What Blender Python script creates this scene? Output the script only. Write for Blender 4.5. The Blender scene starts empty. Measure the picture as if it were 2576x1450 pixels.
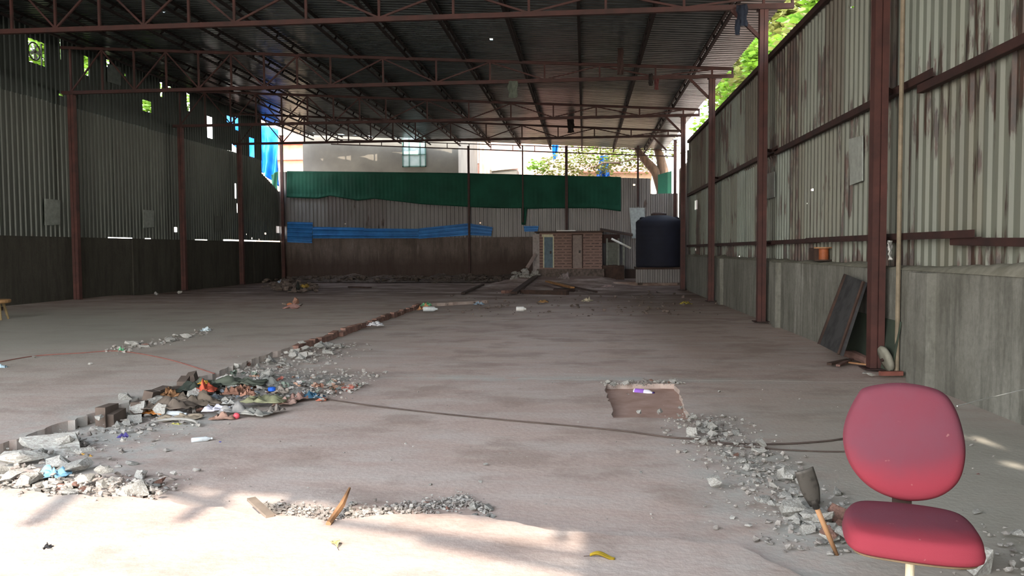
import bpy, bmesh, math, random
from mathutils import Vector, Matrix, noise
from mathutils.geometry import tessellate_polygon
R = random.Random(7)
V = Vector
sc = bpy.context.scene
col = sc.collection

# ---------------------------------------------------------------- camera
F_PX = 2000.0
PITCH, YAW, ROLL = 0.0482, 0.0910, -0.0062
CH = 1.5
cF = V((-math.sin(YAW)*math.cos(PITCH), math.cos(YAW)*math.cos(PITCH), -math.sin(PITCH)))
_R = V((math.cos(YAW), math.sin(YAW), 0)); _U = _R.cross(cF)
cR = _R*math.cos(ROLL)+_U*math.sin(ROLL); cU = _U*math.cos(ROLL)-_R*math.sin(ROLL)
CO = V((0, 0, CH))
cam_d = bpy.data.cameras.new('camera'); cam = bpy.data.objects.new('camera', cam_d); col.objects.link(cam)
M3 = Matrix((cR, cU, -cF)).transposed()
cam.matrix_world = Matrix.Translation(CO) @ M3.to_4x4()
cam_d.sensor_width = 36; cam_d.lens = F_PX*36/2576; cam_d.clip_end = 500
sc.camera = cam
def ray(px, py): return cF + cR*((px-1288)/F_PX) - cU*((py-725)/F_PX)
def at(px, py, ax, val):
    d = ray(px, py); return CO + d*((val-CO[ax])/d[ax])
def G(px, py, z=0.0): return at(px, py, 2, z)
def AX(px, py, x): return at(px, py, 0, x)
def AY(px, py, y): return at(px, py, 1, y)
def APL(px, py, P, N):
    d = ray(px, py); return CO + d*((P-CO).dot(N)/d.dot(N))

# ---------------------------------------------------------------- layout
XL, XWL = -15.46, -15.70
XR, XWR = 3.58, 3.74
TY = [10.15, 16.56, 23.02, 29.55, 34.8]
ZC = 6.33
YF0, YF1 = -9.4, 43.5
def roofz(x): return 7.98-.0585*(x+15.66)
FA, FB = V((-15.75, 40.1, 0)), V((4.35, 37.7, 0))         # the far wall line
FD = (FB-FA).normalized(); FN = V((FD.y, -FD.x, 0))      # FN points into the hall
FL = (FB-FA).length
def AF(px, py, off=0.0):                                   # a point on the far wall plane (u, z)
    p = APL(px, py, FA+FN*off, FN); return (p-FA).dot(FD), p.z
def FW(u, z, off=0.0): p = FA+FD*u+FN*off; return V((p.x, p.y, z))

# ---------------------------------------------------------------- helpers
def lin(c):
    c = [x/255 for x in c]
    return tuple([(x/12.92 if x <= .04045 else ((x+.055)/1.055)**2.4) for x in c]+[1])
class MB:
    def __init__(s): s.v = []; s.f = []
    def add(s, vs, fs):
        n = len(s.v); s.v += [tuple(v) for v in vs]; s.f += [tuple(i+n for i in f) for f in fs]; return s
    def box(s, a, b):
        x0, y0, z0 = a; x1, y1, z1 = b
        return s.add([(x0,y0,z0),(x1,y0,z0),(x1,y1,z0),(x0,y1,z0),(x0,y0,z1),(x1,y0,z1),(x1,y1,z1),(x0,y1,z1)],
                     [(0,3,2,1),(4,5,6,7),(0,1,5,4),(1,2,6,5),(2,3,7,6),(3,0,4,7)])
    def obox(s, c, dx, dy, dz, m):            # oriented box: centre, half sizes, 3x3 matrix
        vs = [V(c)+m@V((sx*dx, sy*dy, sz*dz)) for sz in (-1,1) for sx, sy in ((-1,-1),(1,-1),(1,1),(-1,1))]
        return s.add(vs, [(0,3,2,1),(4,5,6,7),(0,1,5,4),(1,2,6,5),(2,3,7,6),(3,0,4,7)])
    def beam(s, a, b, w, h, up=V((0,0,1))):
        a, b = V(a), V(b); d = (b-a).normalized()
        if abs(d.dot(up)) > .98: up = V((0,1,0))
        r = d.cross(up).normalized(); u = r.cross(d)
        vs = [p+r*(sx*w/2)+u*(sy*h/2) for p in (a, b) for sx, sy in ((-1,-1),(1,-1),(1,1),(-1,1))]
        return s.add(vs, [(0,1,2,3),(7,6,5,4),(0,4,5,1),(1,5,6,2),(2,6,7,3),(3,7,4,0)])
    def angle(s, a, b, w, t=.008, up=V((0,0,1))):  # an L section
        a, b = V(a), V(b); d = (b-a).normalized()
        if abs(d.dot(up)) > .98: up = V((0,1,0))
        r = d.cross(up).normalized(); u = r.cross(d)
        s.beam(a-u*(w/2), b-u*(w/2), w, t, up); s.beam(a+r*(w/2), b+r*(w/2), t, w, up); return s
    def tube(s, pts, r, n=8, cap=True, rr=None):
        pts = [V(p) for p in pts]; k0 = len(s.v); prev = None
        for i, p in enumerate(pts):
            d = (pts[min(i+1,len(pts)-1)]-pts[max(i-1,0)]).normalized()
            up = V((0,0,1)) if abs(d.z) < .95 else V((0,1,0))
            if prev is not None: up = prev
            a = d.cross(up).normalized(); b = a.cross(d).normalized(); prev = b
            q = rr[i] if rr else r
            for j in range(n):
                t = 2*math.pi*j/n; s.v.append(tuple(p+a*(q*math.cos(t))+b*(q*math.sin(t))))
        for i in range(len(pts)-1):
            for j in range(n):
                s.f.append((k0+i*n+j, k0+i*n+(j+1)%n, k0+(i+1)*n+(j+1)%n, k0+(i+1)*n+j))
        if cap:
            s.f.append(tuple(k0+j for j in range(n))[::-1]); s.f.append(tuple(k0+(len(pts)-1)*n+j for j in range(n)))
        return s
    def lathe(s, prof, n=24, m=None, o=V((0,0,0))):
        k0 = len(s.v); m = m or Matrix.Identity(3)
        for r_, z in prof:
            for j in range(n):
                t = 2*math.pi*j/n; s.v.append(tuple(o+m@V((r_*math.cos(t), r_*math.sin(t), z))))
        for i in range(len(prof)-1):
            for j in range(n):
                s.f.append((k0+i*n+j, k0+i*n+(j+1)%n, k0+(i+1)*n+(j+1)%n, k0+(i+1)*n+j))
        s.f.append(tuple(k0+j for j in range(n))[::-1]); s.f.append(tuple(k0+(len(prof)-1)*n+j for j in range(n)))
        return s
    def grid(s, fn, nu, nv):
        k0 = len(s.v)
        for j in range(nv+1):
            for i in range(nu+1): s.v.append(tuple(fn(i/nu, j/nv)))
        for j in range(nv):
            for i in range(nu):
                a = k0+j*(nu+1)+i; s.f.append((a, a+1, a+nu+2, a+nu+1))
        return s
    def prism(s, outer, z0, z1, holes=()):
        loops = [outer]+list(holes); flat = [p for l in loops for p in l]
        tri = tessellate_polygon([[V((p[0], p[1], 0)) for p in l] for l in loops])
        n = len(s.v); N = len(flat)
        s.v += [(p[0], p[1], z1) for p in flat]+[(p[0], p[1], z0) for p in flat]
        for a, b, c in tri:
            A, B, C_ = flat[a], flat[b], flat[c]
            if (B[0]-A[0])*(C_[1]-A[1])-(B[1]-A[1])*(C_[0]-A[0]) < 0: b, c = c, b
            s.f.append((n+a, n+b, n+c)); s.f.append((n+N+a, n+N+c, n+N+b))
        k = n
        for l in loops:
            m = len(l)
            for i in range(m): s.f.append((k+i, k+N+i, k+N+(i+1)%m, k+(i+1)%m))
            k += m
        return s
    def build(s, name, m, parent=None, smooth=False, loc=None, fix=False, solid=0):
        me = bpy.data.meshes.new(name)
        vs = s.v
        if loc is not None: vs = [(x-loc[0], y-loc[1], z-loc[2]) for x, y, z in vs]
        me.from_pydata(vs, [], s.f); me.update()
        if fix:
            bm = bmesh.new(); bm.from_mesh(me); bmesh.ops.recalc_face_normals(bm, faces=bm.faces); bm.to_mesh(me); bm.free()
        if m: me.materials.append(m)
        if smooth: me.polygons.foreach_set('use_smooth', [True]*len(me.polygons))
        o = bpy.data.objects.new(name, me); col.objects.link(o)
        if loc is not None: o.location = loc
        if parent: o.parent = parent
        if solid:
            md = o.modifiers.new('solid', 'SOLIDIFY'); md.thickness = solid
        return o
def tag(o, label, cat, group=None, kind=None):
    o['label'] = label; o['category'] = cat
    if group: o['group'] = group
    if kind: o['kind'] = kind
    return o
def empty(name, loc=(0,0,0), rz=0):
    o = bpy.data.objects.new(name, None); col.objects.link(o); o.location = loc; o.rotation_euler = (0,0,rz); o.empty_display_size = .1; return o
def thing(name, label, cat, loc=(0,0,0), rz=0, group=None):
    return tag(empty(name, loc, rz), label, cat, group)
def struct(o): o['kind'] = 'structure'; return o
def rotz(a): return Matrix.Rotation(a, 3, 'Z')

# ---------------------------------------------------------------- materials
def nodes(name):
    m = bpy.data.materials.new(name); m.use_nodes = True; nt = m.node_tree
    b = nt.nodes['Principled BSDF']; return m, nt, b
def N(nt, t, **k):
    n = nt.nodes.new(t)
    for a, v in k.items(): setattr(n, a, v)
    return n
def L(nt, a, b): nt.links.new(a, b)
def noisefac(nt, coord, scale=(1,1,1), ns=3.0, lo=.4, hi=.6, det=5, rough=.6):
    mp = N(nt, 'ShaderNodeMapping'); mp.inputs['Scale'].default_value = scale; L(nt, coord, mp.inputs['Vector'])
    n = N(nt, 'ShaderNodeTexNoise'); n.inputs['Scale'].default_value = ns; n.inputs['Detail'].default_value = det; n.inputs['Roughness'].default_value = rough
    L(nt, mp.outputs[0], n.inputs['Vector'])
    r = N(nt, 'ShaderNodeMapRange'); r.inputs['From Min'].default_value = lo; r.inputs['From Max'].default_value = hi
    L(nt, n.outputs['Fac'], r.inputs['Value']); return r.outputs[0], n.outputs['Fac']
def mix(nt, fac, a, b, mode='MIX'):
    x = N(nt, 'ShaderNodeMix', data_type='RGBA', blend_type=mode)
    if isinstance(fac, (int, float)): x.inputs[0].default_value = fac
    else: L(nt, fac, x.inputs[0])
    for s, v in ((x.inputs[6], a), (x.inputs[7], b)):
        if isinstance(v, tuple): s.default_value = v
        else: L(nt, v, s)
    return x.outputs[2]
def mth(nt, op, a, b=0.0):
    n = N(nt, 'ShaderNodeMath', operation=op)
    for i, v in enumerate((a, b)):
        if isinstance(v, (int, float)): n.inputs[i].default_value = v
        else: L(nt, v, n.inputs[i])
    return n.outputs[0]
def bump(nt, b, h, s=.3, d=.02):
    n = N(nt, 'ShaderNodeBump'); n.inputs['Strength'].default_value = s; n.inputs['Distance'].default_value = d
    L(nt, h, n.inputs['Height']); L(nt, n.outputs[0], b.inputs['Normal'])
def pm(name, c1, c2=None, ns=6, rough=.8, metal=0, bs=.2, bd=.01, scale=(1,1,1), lo=.35, hi=.65, vary=0, co='Object', trans=0, spec=.3):
    m, nt, b = nodes(name); tc = N(nt, 'ShaderNodeTexCoord'); c2 = c2 or tuple(x*.75 for x in c1)
    f, raw = noisefac(nt, tc.outputs[co], scale, ns, lo, hi)
    c = mix(nt, f, lin(c1), lin(c2))
    if vary:
        oi = N(nt, 'ShaderNodeObjectInfo'); hv = N(nt, 'ShaderNodeHueSaturation')
        mr = N(nt, 'ShaderNodeMapRange'); mr.inputs['To Min'].default_value = 1-vary; mr.inputs['To Max'].default_value = 1+vary
        L(nt, oi.outputs['Random'], mr.inputs[0]); L(nt, mr.outputs[0], hv.inputs['Value']); L(nt, c, hv.inputs['Color']); c = hv.outputs[0]
    L(nt, c, b.inputs['Base Color']); b.inputs['Roughness'].default_value = rough; b.inputs['Metallic'].default_value = metal
    b.inputs['Specular IOR Level'].default_value = spec
    if bs: bump(nt, b, raw, bs, bd)
    if trans:
        t = N(nt, 'ShaderNodeBsdfTranslucent'); L(nt, c, t.inputs['Color']); ms = N(nt, 'ShaderNodeMixShader'); ms.inputs[0].default_value = trans
        out = nt.nodes['Material Output']; L(nt, b.outputs[0], ms.inputs[1]); L(nt, t.outputs[0], ms.inputs[2]); L(nt, ms.outputs[0], out.inputs['Surface'])
    return m
def floor_mat():
    m, nt, b = nodes('dusty concrete floor'); g = N(nt, 'ShaderNodeNewGeometry'); P = g.outputs['Position']
    a, ra = noisefac(nt, P, (.28,.45,1), 1.0, .38, .62, 6, .65)
    s, rs = noisefac(nt, P, (.5,1.6,1), 1.6, .42, .66, 7, .7)
    f, rf = noisefac(nt, P, (1,1,1), 26, .35, .7, 4, .6)
    d, rd = noisefac(nt, P, (.7,.9,1), 1.3, .50, .62, 6, .65)
    c = mix(nt, a, lin((188,170,160)), lin((176,158,149)))
    c = mix(nt, mth(nt,'MULTIPLY',s,.75), c, lin((192,184,177)))
    c = mix(nt, mth(nt,'MULTIPLY',d,.6), c, lin((150,132,122)))
    c = mix(nt, mth(nt,'MULTIPLY',f,.18), c, lin((120,105,98)))
    sx = N(nt, 'ShaderNodeSeparateXYZ'); L(nt, P, sx.inputs[0])
    def band(o, c0, w):
        return mth(nt,'MAXIMUM', mth(nt,'SUBTRACT', 1.0, mth(nt,'DIVIDE', mth(nt,'ABSOLUTE', mth(nt,'SUBTRACT', o, c0)), w)), 0.0)
    # grey cement dust ground into the floor beside the broken strips
    X, Y = sx.outputs[0], sx.outputs[1]
    b1 = mth(nt,'MULTIPLY', band(X, -3.9, 1.3), band(Y, 6.5, 6.5))
    b2 = mth(nt,'MULTIPLY', band(X, 1.2, .75), band(Y, 5.2, 3.2))
    b3 = mth(nt,'MULTIPLY', band(Y, 9.35, .30), band(X, -.3, 3.8))
    b4 = mth(nt,'MULTIPLY', band(X, -12.5, 10.0), band(Y, 13, 9.0))  # wide side bands from here: greener tone, partly lens cast put into colour
    b5 = mth(nt,'MULTIPLY', band(X, 3.0, 2.2), band(Y, 5.0, 4.5))
    n2, _ = noisefac(nt, P, (1,1,1), 3.0, .38, .62, 6, .7)
    du = mth(nt,'MULTIPLY', mth(nt,'MAXIMUM', mth(nt,'MAXIMUM', b1, b2), b3), n2)
    c = mix(nt, mth(nt,'MINIMUM', mth(nt,'MULTIPLY', du, 1.5), .85), c, lin((176,176,170)))
    c = mix(nt, mth(nt,'MINIMUM', mth(nt,'MULTIPLY', mth(nt,'MAXIMUM', b4, b5), 1.4), .75), c, lin((157,158,147)))
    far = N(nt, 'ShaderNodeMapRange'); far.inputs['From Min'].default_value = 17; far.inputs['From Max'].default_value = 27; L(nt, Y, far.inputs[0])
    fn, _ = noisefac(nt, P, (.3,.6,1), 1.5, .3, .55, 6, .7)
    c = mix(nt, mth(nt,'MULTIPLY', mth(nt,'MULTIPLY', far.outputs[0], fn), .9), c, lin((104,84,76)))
    L(nt, c, b.inputs['Base Color']); b.inputs['Roughness'].default_value = .93; b.inputs['Specular IOR Level'].default_value = .15
    bump(nt, b, mth(nt,'ADD', rf, mth(nt,'MULTIPLY', ra, 2.0)), .2, .02); return m
def rust_sheet(name, ca, cb, rustamt, zs, metal=.0, rough=.6):
    m, nt, b = nodes(name); g = N(nt, 'ShaderNodeNewGeometry'); P = g.outputs['Position']; oi = N(nt, 'ShaderNodeObjectInfo')
    c = mix(nt, oi.outputs['Random'], lin(ca), lin(cb))
    f, _ = noisefac(nt, P, (1,1,.25), 3, .35, .7); c = mix(nt, mth(nt,'MULTIPLY',f,.5), c, lin(tuple(x*.72 for x in ca)))
    sx = N(nt, 'ShaderNodeSeparateXYZ'); L(nt, P, sx.inputs[0]); Z = sx.outputs[2]
    v, rv = noisefac(nt, P, (1,1,.11), 7.0, .0, 1.0, 6, .65)
    q, rq = noisefac(nt, P, (1,.6,.5), 1.2, .0, 1.0, 3, .5)
    h = mth(nt,'ADD', mth(nt,'MULTIPLY', v, .55), mth(nt,'MULTIPLY', q, .45))
    h = mth(nt,'ADD', h, mth(nt,'MULTIPLY', mth(nt,'SUBTRACT', oi.outputs['Random'], .5), .06))
    for z0, w, k in zs:
        bd = mth(nt,'MAXIMUM', mth(nt,'SUBTRACT', 1.0, mth(nt,'DIVIDE', mth(nt,'ABSOLUTE', mth(nt,'SUBTRACT', Z, z0)), w)), 0.0)
        h = mth(nt,'ADD', h, mth(nt,'MULTIPLY', bd, k))
    r = N(nt, 'ShaderNodeMapRange'); r.inputs['From Min'].default_value = rustamt; r.inputs['From Max'].default_value = rustamt+.035; L(nt, h, r.inputs[0])
    rn, _ = noisefac(nt, P, (1,1,.5), 9, .35, .65)
    c = mix(nt, mth(nt,'MULTIPLY', r.outputs[0], .94), c, mix(nt, rn, lin((72,48,37)), lin((42,34,30))))
    L(nt, c, b.inputs['Base Color']); b.inputs['Roughness'].default_value = rough; b.inputs['Metallic'].default_value = metal
    bump(nt, b, rn, .15, .005); return m
def stain_wall(name, ca, cb, cd, zdark=None, pale=None):
    m, nt, b = nodes(name); g = N(nt, 'ShaderNodeNewGeometry'); P = g.outputs['Position']
    f, rf = noisefac(nt, P, (.8,.8,.5), 1.4, .35, .65, 7, .7); c = mix(nt, f, lin(ca), lin(cb))
    v, rv = noisefac(nt, P, (1,1,.14), 5.5, .47, .62, 7, .7); c = mix(nt, mth(nt,'MULTIPLY',v,.5), c, lin(cd))
    if pale:
        v2, _ = noisefac(nt, P, (1,1,.1), 2.3, .60, .68, 6, .7); c = mix(nt, mth(nt,'MULTIPLY',v2,.7), c, lin(pale))
    k, rk = noisefac(nt, P, (1,1,1), 18, .4, .7, 5); c = mix(nt, mth(nt,'MULTIPLY',k,.25), c, lin(cd))
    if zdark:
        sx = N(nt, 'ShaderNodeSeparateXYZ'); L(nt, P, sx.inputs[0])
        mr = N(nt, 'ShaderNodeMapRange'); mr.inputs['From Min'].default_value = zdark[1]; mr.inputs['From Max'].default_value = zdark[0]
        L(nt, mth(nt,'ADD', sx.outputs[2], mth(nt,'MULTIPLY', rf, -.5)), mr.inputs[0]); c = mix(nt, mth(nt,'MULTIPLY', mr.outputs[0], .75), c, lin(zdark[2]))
    L(nt, c, b.inputs['Base Color']); b.inputs['Roughness'].default_value = .92; b.inputs['Specular IOR Level'].default_value = .15
    bump(nt, b, mth(nt,'ADD', rk, rf), .4, .02); return m

M = {}
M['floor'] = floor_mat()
M['earth'] = pm('red brown earth', (118,88,76), (96,72,62), 5, .95, bs=.5, bd=.03)
M['rsheet'] = rust_sheet('pale rusty cladding', (124,132,122), (98,94,78), .555, ((1.25,.5,.10), (3.6,.35,.06), (5.3,.7,.04)))
M['rsheet_top'] = rust_sheet('dark rusty cladding', (92,88,75), (82,77,67), .54, ((3.6,.6,.05),))
M['lsheet'] = rust_sheet('dull galvanised cladding', (80,85,78), (66,70,64), .70, ((2.0,.5,.05),), .35, .5)
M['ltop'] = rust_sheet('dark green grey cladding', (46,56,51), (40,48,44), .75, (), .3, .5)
M['fsheet'] = rust_sheet('far galvanised cladding', (120,118,116), (104,98,96), .64, ((2.1,.5,.06),), .2, .5)
M['rwall'] = stain_wall('mossy concrete', (134,134,126), (108,107,99), (70,70,64), pale=(168,168,160))
M['lwall'] = stain_wall('dark concrete', (74,72,65), (64,62,56), (50,48,44))
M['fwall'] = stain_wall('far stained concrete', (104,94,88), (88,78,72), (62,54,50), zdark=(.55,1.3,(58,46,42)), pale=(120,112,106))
M['roof'] = pm('galvanised roofing', (92,99,98), (68,75,74), 2.5, .31, .72, bs=.25, bd=.004, scale=(1,3,1), vary=.12, co='Object')
M['steel'] = pm('red oxide painted steel', (84,53,48), (64,43,40), 3, .62, .1, bs=.1, bd=.003, scale=(1,1,1))
M['purlin'] = pm('silhouette purlin steel', (38,30,28), (28,23,22), 3, .8, .1, bs=.1, bd=.003)  # backlit silhouette darkness put into the purlin colour
M['trussm'] = pm('brown truss steel', (70,43,39), (54,37,34), 3, .65, .1, bs=.1, bd=.003)
M['steeld'] = pm('dark red oxide steel', (66,44,40), (48,36,34), 3, .7, .1, bs=.1, bd=.003)
M['concrete'] = pm('broken grey concrete', (172,172,166), (138,134,128), 9, .95, bs=.6, bd=.02, vary=.14, spec=.1)
M['concreteb'] = pm('brownish broken masonry', (140,108,96), (112,88,80), 9, .95, bs=.6, bd=.02, vary=.2, spec=.1)
M['gravel'] = pm('crushed concrete', (162,160,154), (120,112,106), 14, .95, bs=.6, bd=.02, spec=.1)
M['dark rubble'] = pm('dark rubble', (104,92,86), (74,66,60), 9, .95, bs=.6, bd=.02, vary=.2, spec=.1)
M['plaster'] = pm('cement fillet', (142,140,128), (118,116,104), 6, .95, bs=.5, bd=.02, spec=.1)
M['blue'] = pm('blue painted sheet', (44,110,170), (36,88,140), 2, .45, .2, bs=.05, vary=.06)
M['net'] = pm('green shade net', (30,84,66), (26,70,55), 1, .85, bs=.2, bd=.01, trans=.25)
M['wood'] = pm('raw wood', (168,128,92), (138,100,70), 5, .8, bs=.2, bd=.003, scale=(1,1,.15))
M['woodd'] = pm('dark timber', (74,56,48), (52,42,38), 5, .9, bs=.3, bd=.006)
M['white'] = pm('off white plastic', (214,214,210), (190,190,186), 6, .5, bs=.05)
M['board'] = pm('sooty black board', (62,62,62), (44,44,45), 4, .85, bs=.2, bd=.004, lo=.42, hi=.6)
M['greenboard'] = pm('dull green board', (62,72,60), (52,60,52), 4, .9, bs=.1)
M['iron'] = pm('dusty iron', (44,41,38), (84,80,74), 9, .6, .4, bs=.2, bd=.002, lo=.45, hi=.6)
M['tank'] = pm('black blue plastic', (30,33,46), (26,28,38), 2, .8, bs=.05)
M['grey building'] = pm('grey plaster facade', (118,114,104), (96,92,84), .7, .95, bs=.1, lo=.3, hi=.7)
M['brick'] = pm('sunlit pink brickwork', (206,170,156), (182,140,128), 3, .9, bs=.2, bd=.02)
M['cream'] = pm('cream render', (226,206,178), (206,180,150), 1.5, .9, bs=.1)
M['redroof'] = pm('red tile roof', (190,130,116), (160,104,92), 4, .85)
M['greenpaint'] = pm('faded green paint', (84,118,106), (70,98,90), 4, .7)
M['glass'] = pm('frosted pane', (186,200,196), (160,180,176), 3, .3)
M['leaf'] = pm('sunny leaves', (118,150,44), (74,112,36), 1.5, .6, bs=0, trans=.45, lo=.3, hi=.7)
M['leafd'] = pm('olive leaves', (122,122,62), (84,92,44), 1.5, .6, bs=0, trans=.4, lo=.3, hi=.7)
M['bark'] = pm('grey bark', (120,98,80), (84,70,60), 7, .95, bs=.6, bd=.02, scale=(1,1,.2))
M['tarp'] = pm('blue tarpaulin', (30,128,232), (20,104,206), 2, .4, bs=.4, bd=.04, trans=.2)
M['cloth_navy'] = pm('navy cloth', (30,36,48), (22,26,36), 7, .95, bs=.3)
M['cloth_grey'] = pm('grey green cloth', (92,98,88), (74,80,72), 7, .95, bs=.3)
M['cloth_dark'] = pm('dark rag', (44,38,36), (34,30,29), 7, .95, bs=.3)
M['wire'] = pm('dusty cable', (86,74,68), (70,60,56), 4, .8, bs=0)
def tint(name, c, rough=.6, tr=0): 
    if name not in M: M[name] = pm(name, c, tuple(x*.85 for x in c), 8, rough, bs=.1, trans=tr)
    return M[name]
def fabric():
    m, nt, b = nodes('faded red upholstery'); tc = N(nt, 'ShaderNodeTexCoord'); O = tc.outputs['Object']
    sx = N(nt, 'ShaderNodeSeparateXYZ'); L(nt, O, sx.inputs[0])
    # dust has settled on the middle of the pads and worn the colour there
    mp = N(nt, 'ShaderNodeMapping'); mp.inputs['Location'].default_value = (0,-.075,0); mp.inputs['Scale'].default_value = (.72,1,0); L(nt, O, mp.inputs[0])
    vl = N(nt, 'ShaderNodeVectorMath', operation='LENGTH'); L(nt, mp.outputs[0], vl.inputs[0])
    f, raw = noisefac(nt, O, (1,1,1), 6, .3, .7, 5)
    r = mth(nt,'ADD', vl.outputs['Value'], mth(nt,'MULTIPLY', raw, .06))
    mr = N(nt, 'ShaderNodeMapRange'); mr.interpolation_type = 'SMOOTHSTEP'; mr.inputs['From Min'].default_value = .28; mr.inputs['From Max'].default_value = .16; L(nt, r, mr.inputs[0])
    c = mix(nt, mr.outputs[0], lin((130,50,60)), mix(nt, f, lin((100,58,68)), lin((104,52,62))))
    sp, _ = noisefac(nt, O, (1,1,1), 24, .71, .76, 2)
    c = mix(nt, mth(nt,'MULTIPLY', sp, .6), c, lin((150,112,108)))
    L(nt, c, b.inputs['Base Color']); b.inputs['Roughness'].default_value = .95; b.inputs['Specular IOR Level'].default_value = .15
    w, wr = noisefac(nt, O, (1,1,1), 260, .3, .7, 2); bump(nt, b, wr, .25, .002); return m
M['fabric'] = fabric()

# ---------------------------------------------------------------- corrugated cladding
def profile(a0, a1, pitch, depth):
    """breakpoints of a trapezoid profile between a0 and a1 as (a, offset)"""
    out = []; k = math.floor(a0/pitch)-1; pat = ((0,0),(.36,0),(.46,1),(.80,1),(.9,0))
    def val(a):
        t = (a/pitch) % 1
        if t < .36: return 0
        if t < .46: return (t-.36)/.1
        if t < .80: return 1
        if t < .90: return 1-(t-.8)/.1
        return 0
    pts = {a0, a1}
    while k*pitch < a1:
        for q in (.36,.46,.8,.9):
            a = (k+q)*pitch
            if a0 < a < a1: pts.add(a)
        k += 1
    return sorted(pts), (lambda a: val(a)*depth)
def clad(mb, P, a0, a1, b0, b1, pitch, depth, holes, btop=None):
    """P(a,b,d) -> point.  holes: (a0,a1,b0,b1) or (a0,a1,b0,b1,'tri')"""
    pts, val = profile(a0, a1, pitch, depth)
    s = set(pts)
    for h in holes:
        for a in h[:2]:
            if a0 < a < a1: s.add(a)
        if len(h) > 4:
            for i in range(1, 9):
                a = h[0]+(h[1]-h[0])*i/9
                if a0 < a < a1: s.add(a)
    pts = sorted(s)
    for i in range(len(pts)-1):
        a, c = pts[i], pts[i+1]; mid = (a+c)/2
        if c-a < 1e-6: continue
        bt = btop(mid) if btop else b1
        iv = [(b0, bt)]
        for h in holes:
            if h[0] <= mid <= h[1]:
                h0, h1 = h[2], h[3]
                if len(h) > 4 and h[4] == 'tri':
                    t = 1-abs((mid-(h[0]+h[1])/2)/((h[1]-h[0])/2)); h0 = h1-(h1-h0)*t
                nv = []
                for p, q in iv:
                    if h1 <= p or h0 >= q: nv.append((p, q)); continue
                    if h0 > p: nv.append((p, h0))
                    if h1 < q: nv.append((h1, q))
                iv = nv
        for p, q in iv:
            mb.add([P(a,p,val(a)), P(c,p,val(c)), P(c,q,val(c)), P(a,q,val(a))], [(0,1,2,3)])

# ---------------------------------------------------------------- floor
def jag(a, b, step=.09, amp=.035, seed=1):
    rr = random.Random(seed); a, b = V(a), V(b); n = max(1, int((b-a).length/step)); d = (b-a).normalized(); p = V((-d.y, d.x)); out = []; w = 0
    for i in range(n):
        w = w*.6+rr.uniform(-amp, amp)
        q = a+(b-a)*((i+rr.uniform(-.3,.3))/n if i else 0)+p*(w if i else 0); out.append((q.x, q.y))
    return out
floor = struct(MB().box((-45,-30,-.3), (45,90,-.12)).build('floor', M['earth']))
def slab(pts, z, holes=(), z0=-.2): return MB().prism(pts, z0, z, holes).build('floor_slab', M['floor'], floor)
rec = jag((.26,7.2), (.96,7.2), .08,.02,5)+jag((.96,7.2),(1.02,9.05),.09,.02,6)+jag((1.02,9.05),(.22,9.0),.08,.02,7)+jag((.22,9.0),(.26,7.2),.09,.02,8)
slab([(-16.2,9.3)]+jag((-4.3,9.33),(4.5,9.3),.12,.02,2)+[(4.7,9.3),(4.7,46),(-16.2,46)], -.0293)
slab([(-16.2,-10),(4.5,-10),(4.5,9.36),(-16.2,9.36)], -.03, [rec])
rs = MB().prism([(-.1,6.9),(1.3,6.9),(1.3,9.29),(-.1,9.29)], -.2, -.085).build('recess_floor', pm('reddish packed dirt', (180,152,140), (158,128,116), 4, .95, bs=.3, bd=.02), floor)
slab([(-16.2,-10),(-4.5,-10)]+jag((-4.42,4.4),(-4.4,5.6),.07,.03,11)+jag((-4.4,5.6),(-4.42,12),.07,.035,12)+jag((-4.42,12),(-4.45,20.8),.12,.03,13)
     +jag((-4.45,20.8),(-2.75,22.7),.12,.04,14)+jag((-2.75,22.7),(-4.5,24.5),.2,.05,15)+[(-16.2,25.5)], .055)
fe = jag((-3.75,4.66),(-2.6,4.50),.06,.03,21)+jag((-2.6,4.50),(-1.4,4.17),.06,.03,22)+jag((-1.4,4.17),(-1.2,4.3),.06,.02,23)+jag((-1.2,4.3),(-.62,4.36),.06,.02,24)+jag((-.62,4.36),(-.2,4.16),.06,.02,25)+jag((-.2,4.16),(.75,4.02),.08,.02,26)+jag((.75,4.02),(1.0,3.6),.1,.02,27)
slab([(-4.4,4.72),(-3.8,4.7)]+fe+[(1.2,3.2),(4.5,3.0),(4.5,-10),(-4.4,-10)][::1], .012)
# plinth under the wash block, raised rubble bed at the far end
pl = [FW(FL-u, 0, .3) for u in (0,)]
for a in ((1.2,33.4,4.4,37.4,.12),):
    MB().box((a[0],a[1],-.1),(a[2],a[3],a[4])).build('floor_slab', M['floor'], floor)

# ---------------------------------------------------------------- right wall
wr = struct(MB().box((XWR,-4.8,-.12),(XWR+.34,30.6,1.24)).build('wall_right', M['rwall']))
for y0, y1 in ((5.6,6.0),(8.85,9.35),(15.6,15.9),(21.9,22.2)):
    MB().box((XWR-.10,y0,-.1),(XWR+.01,y1,1.22)).build('pilaster', M['rwall'], wr)
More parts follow.
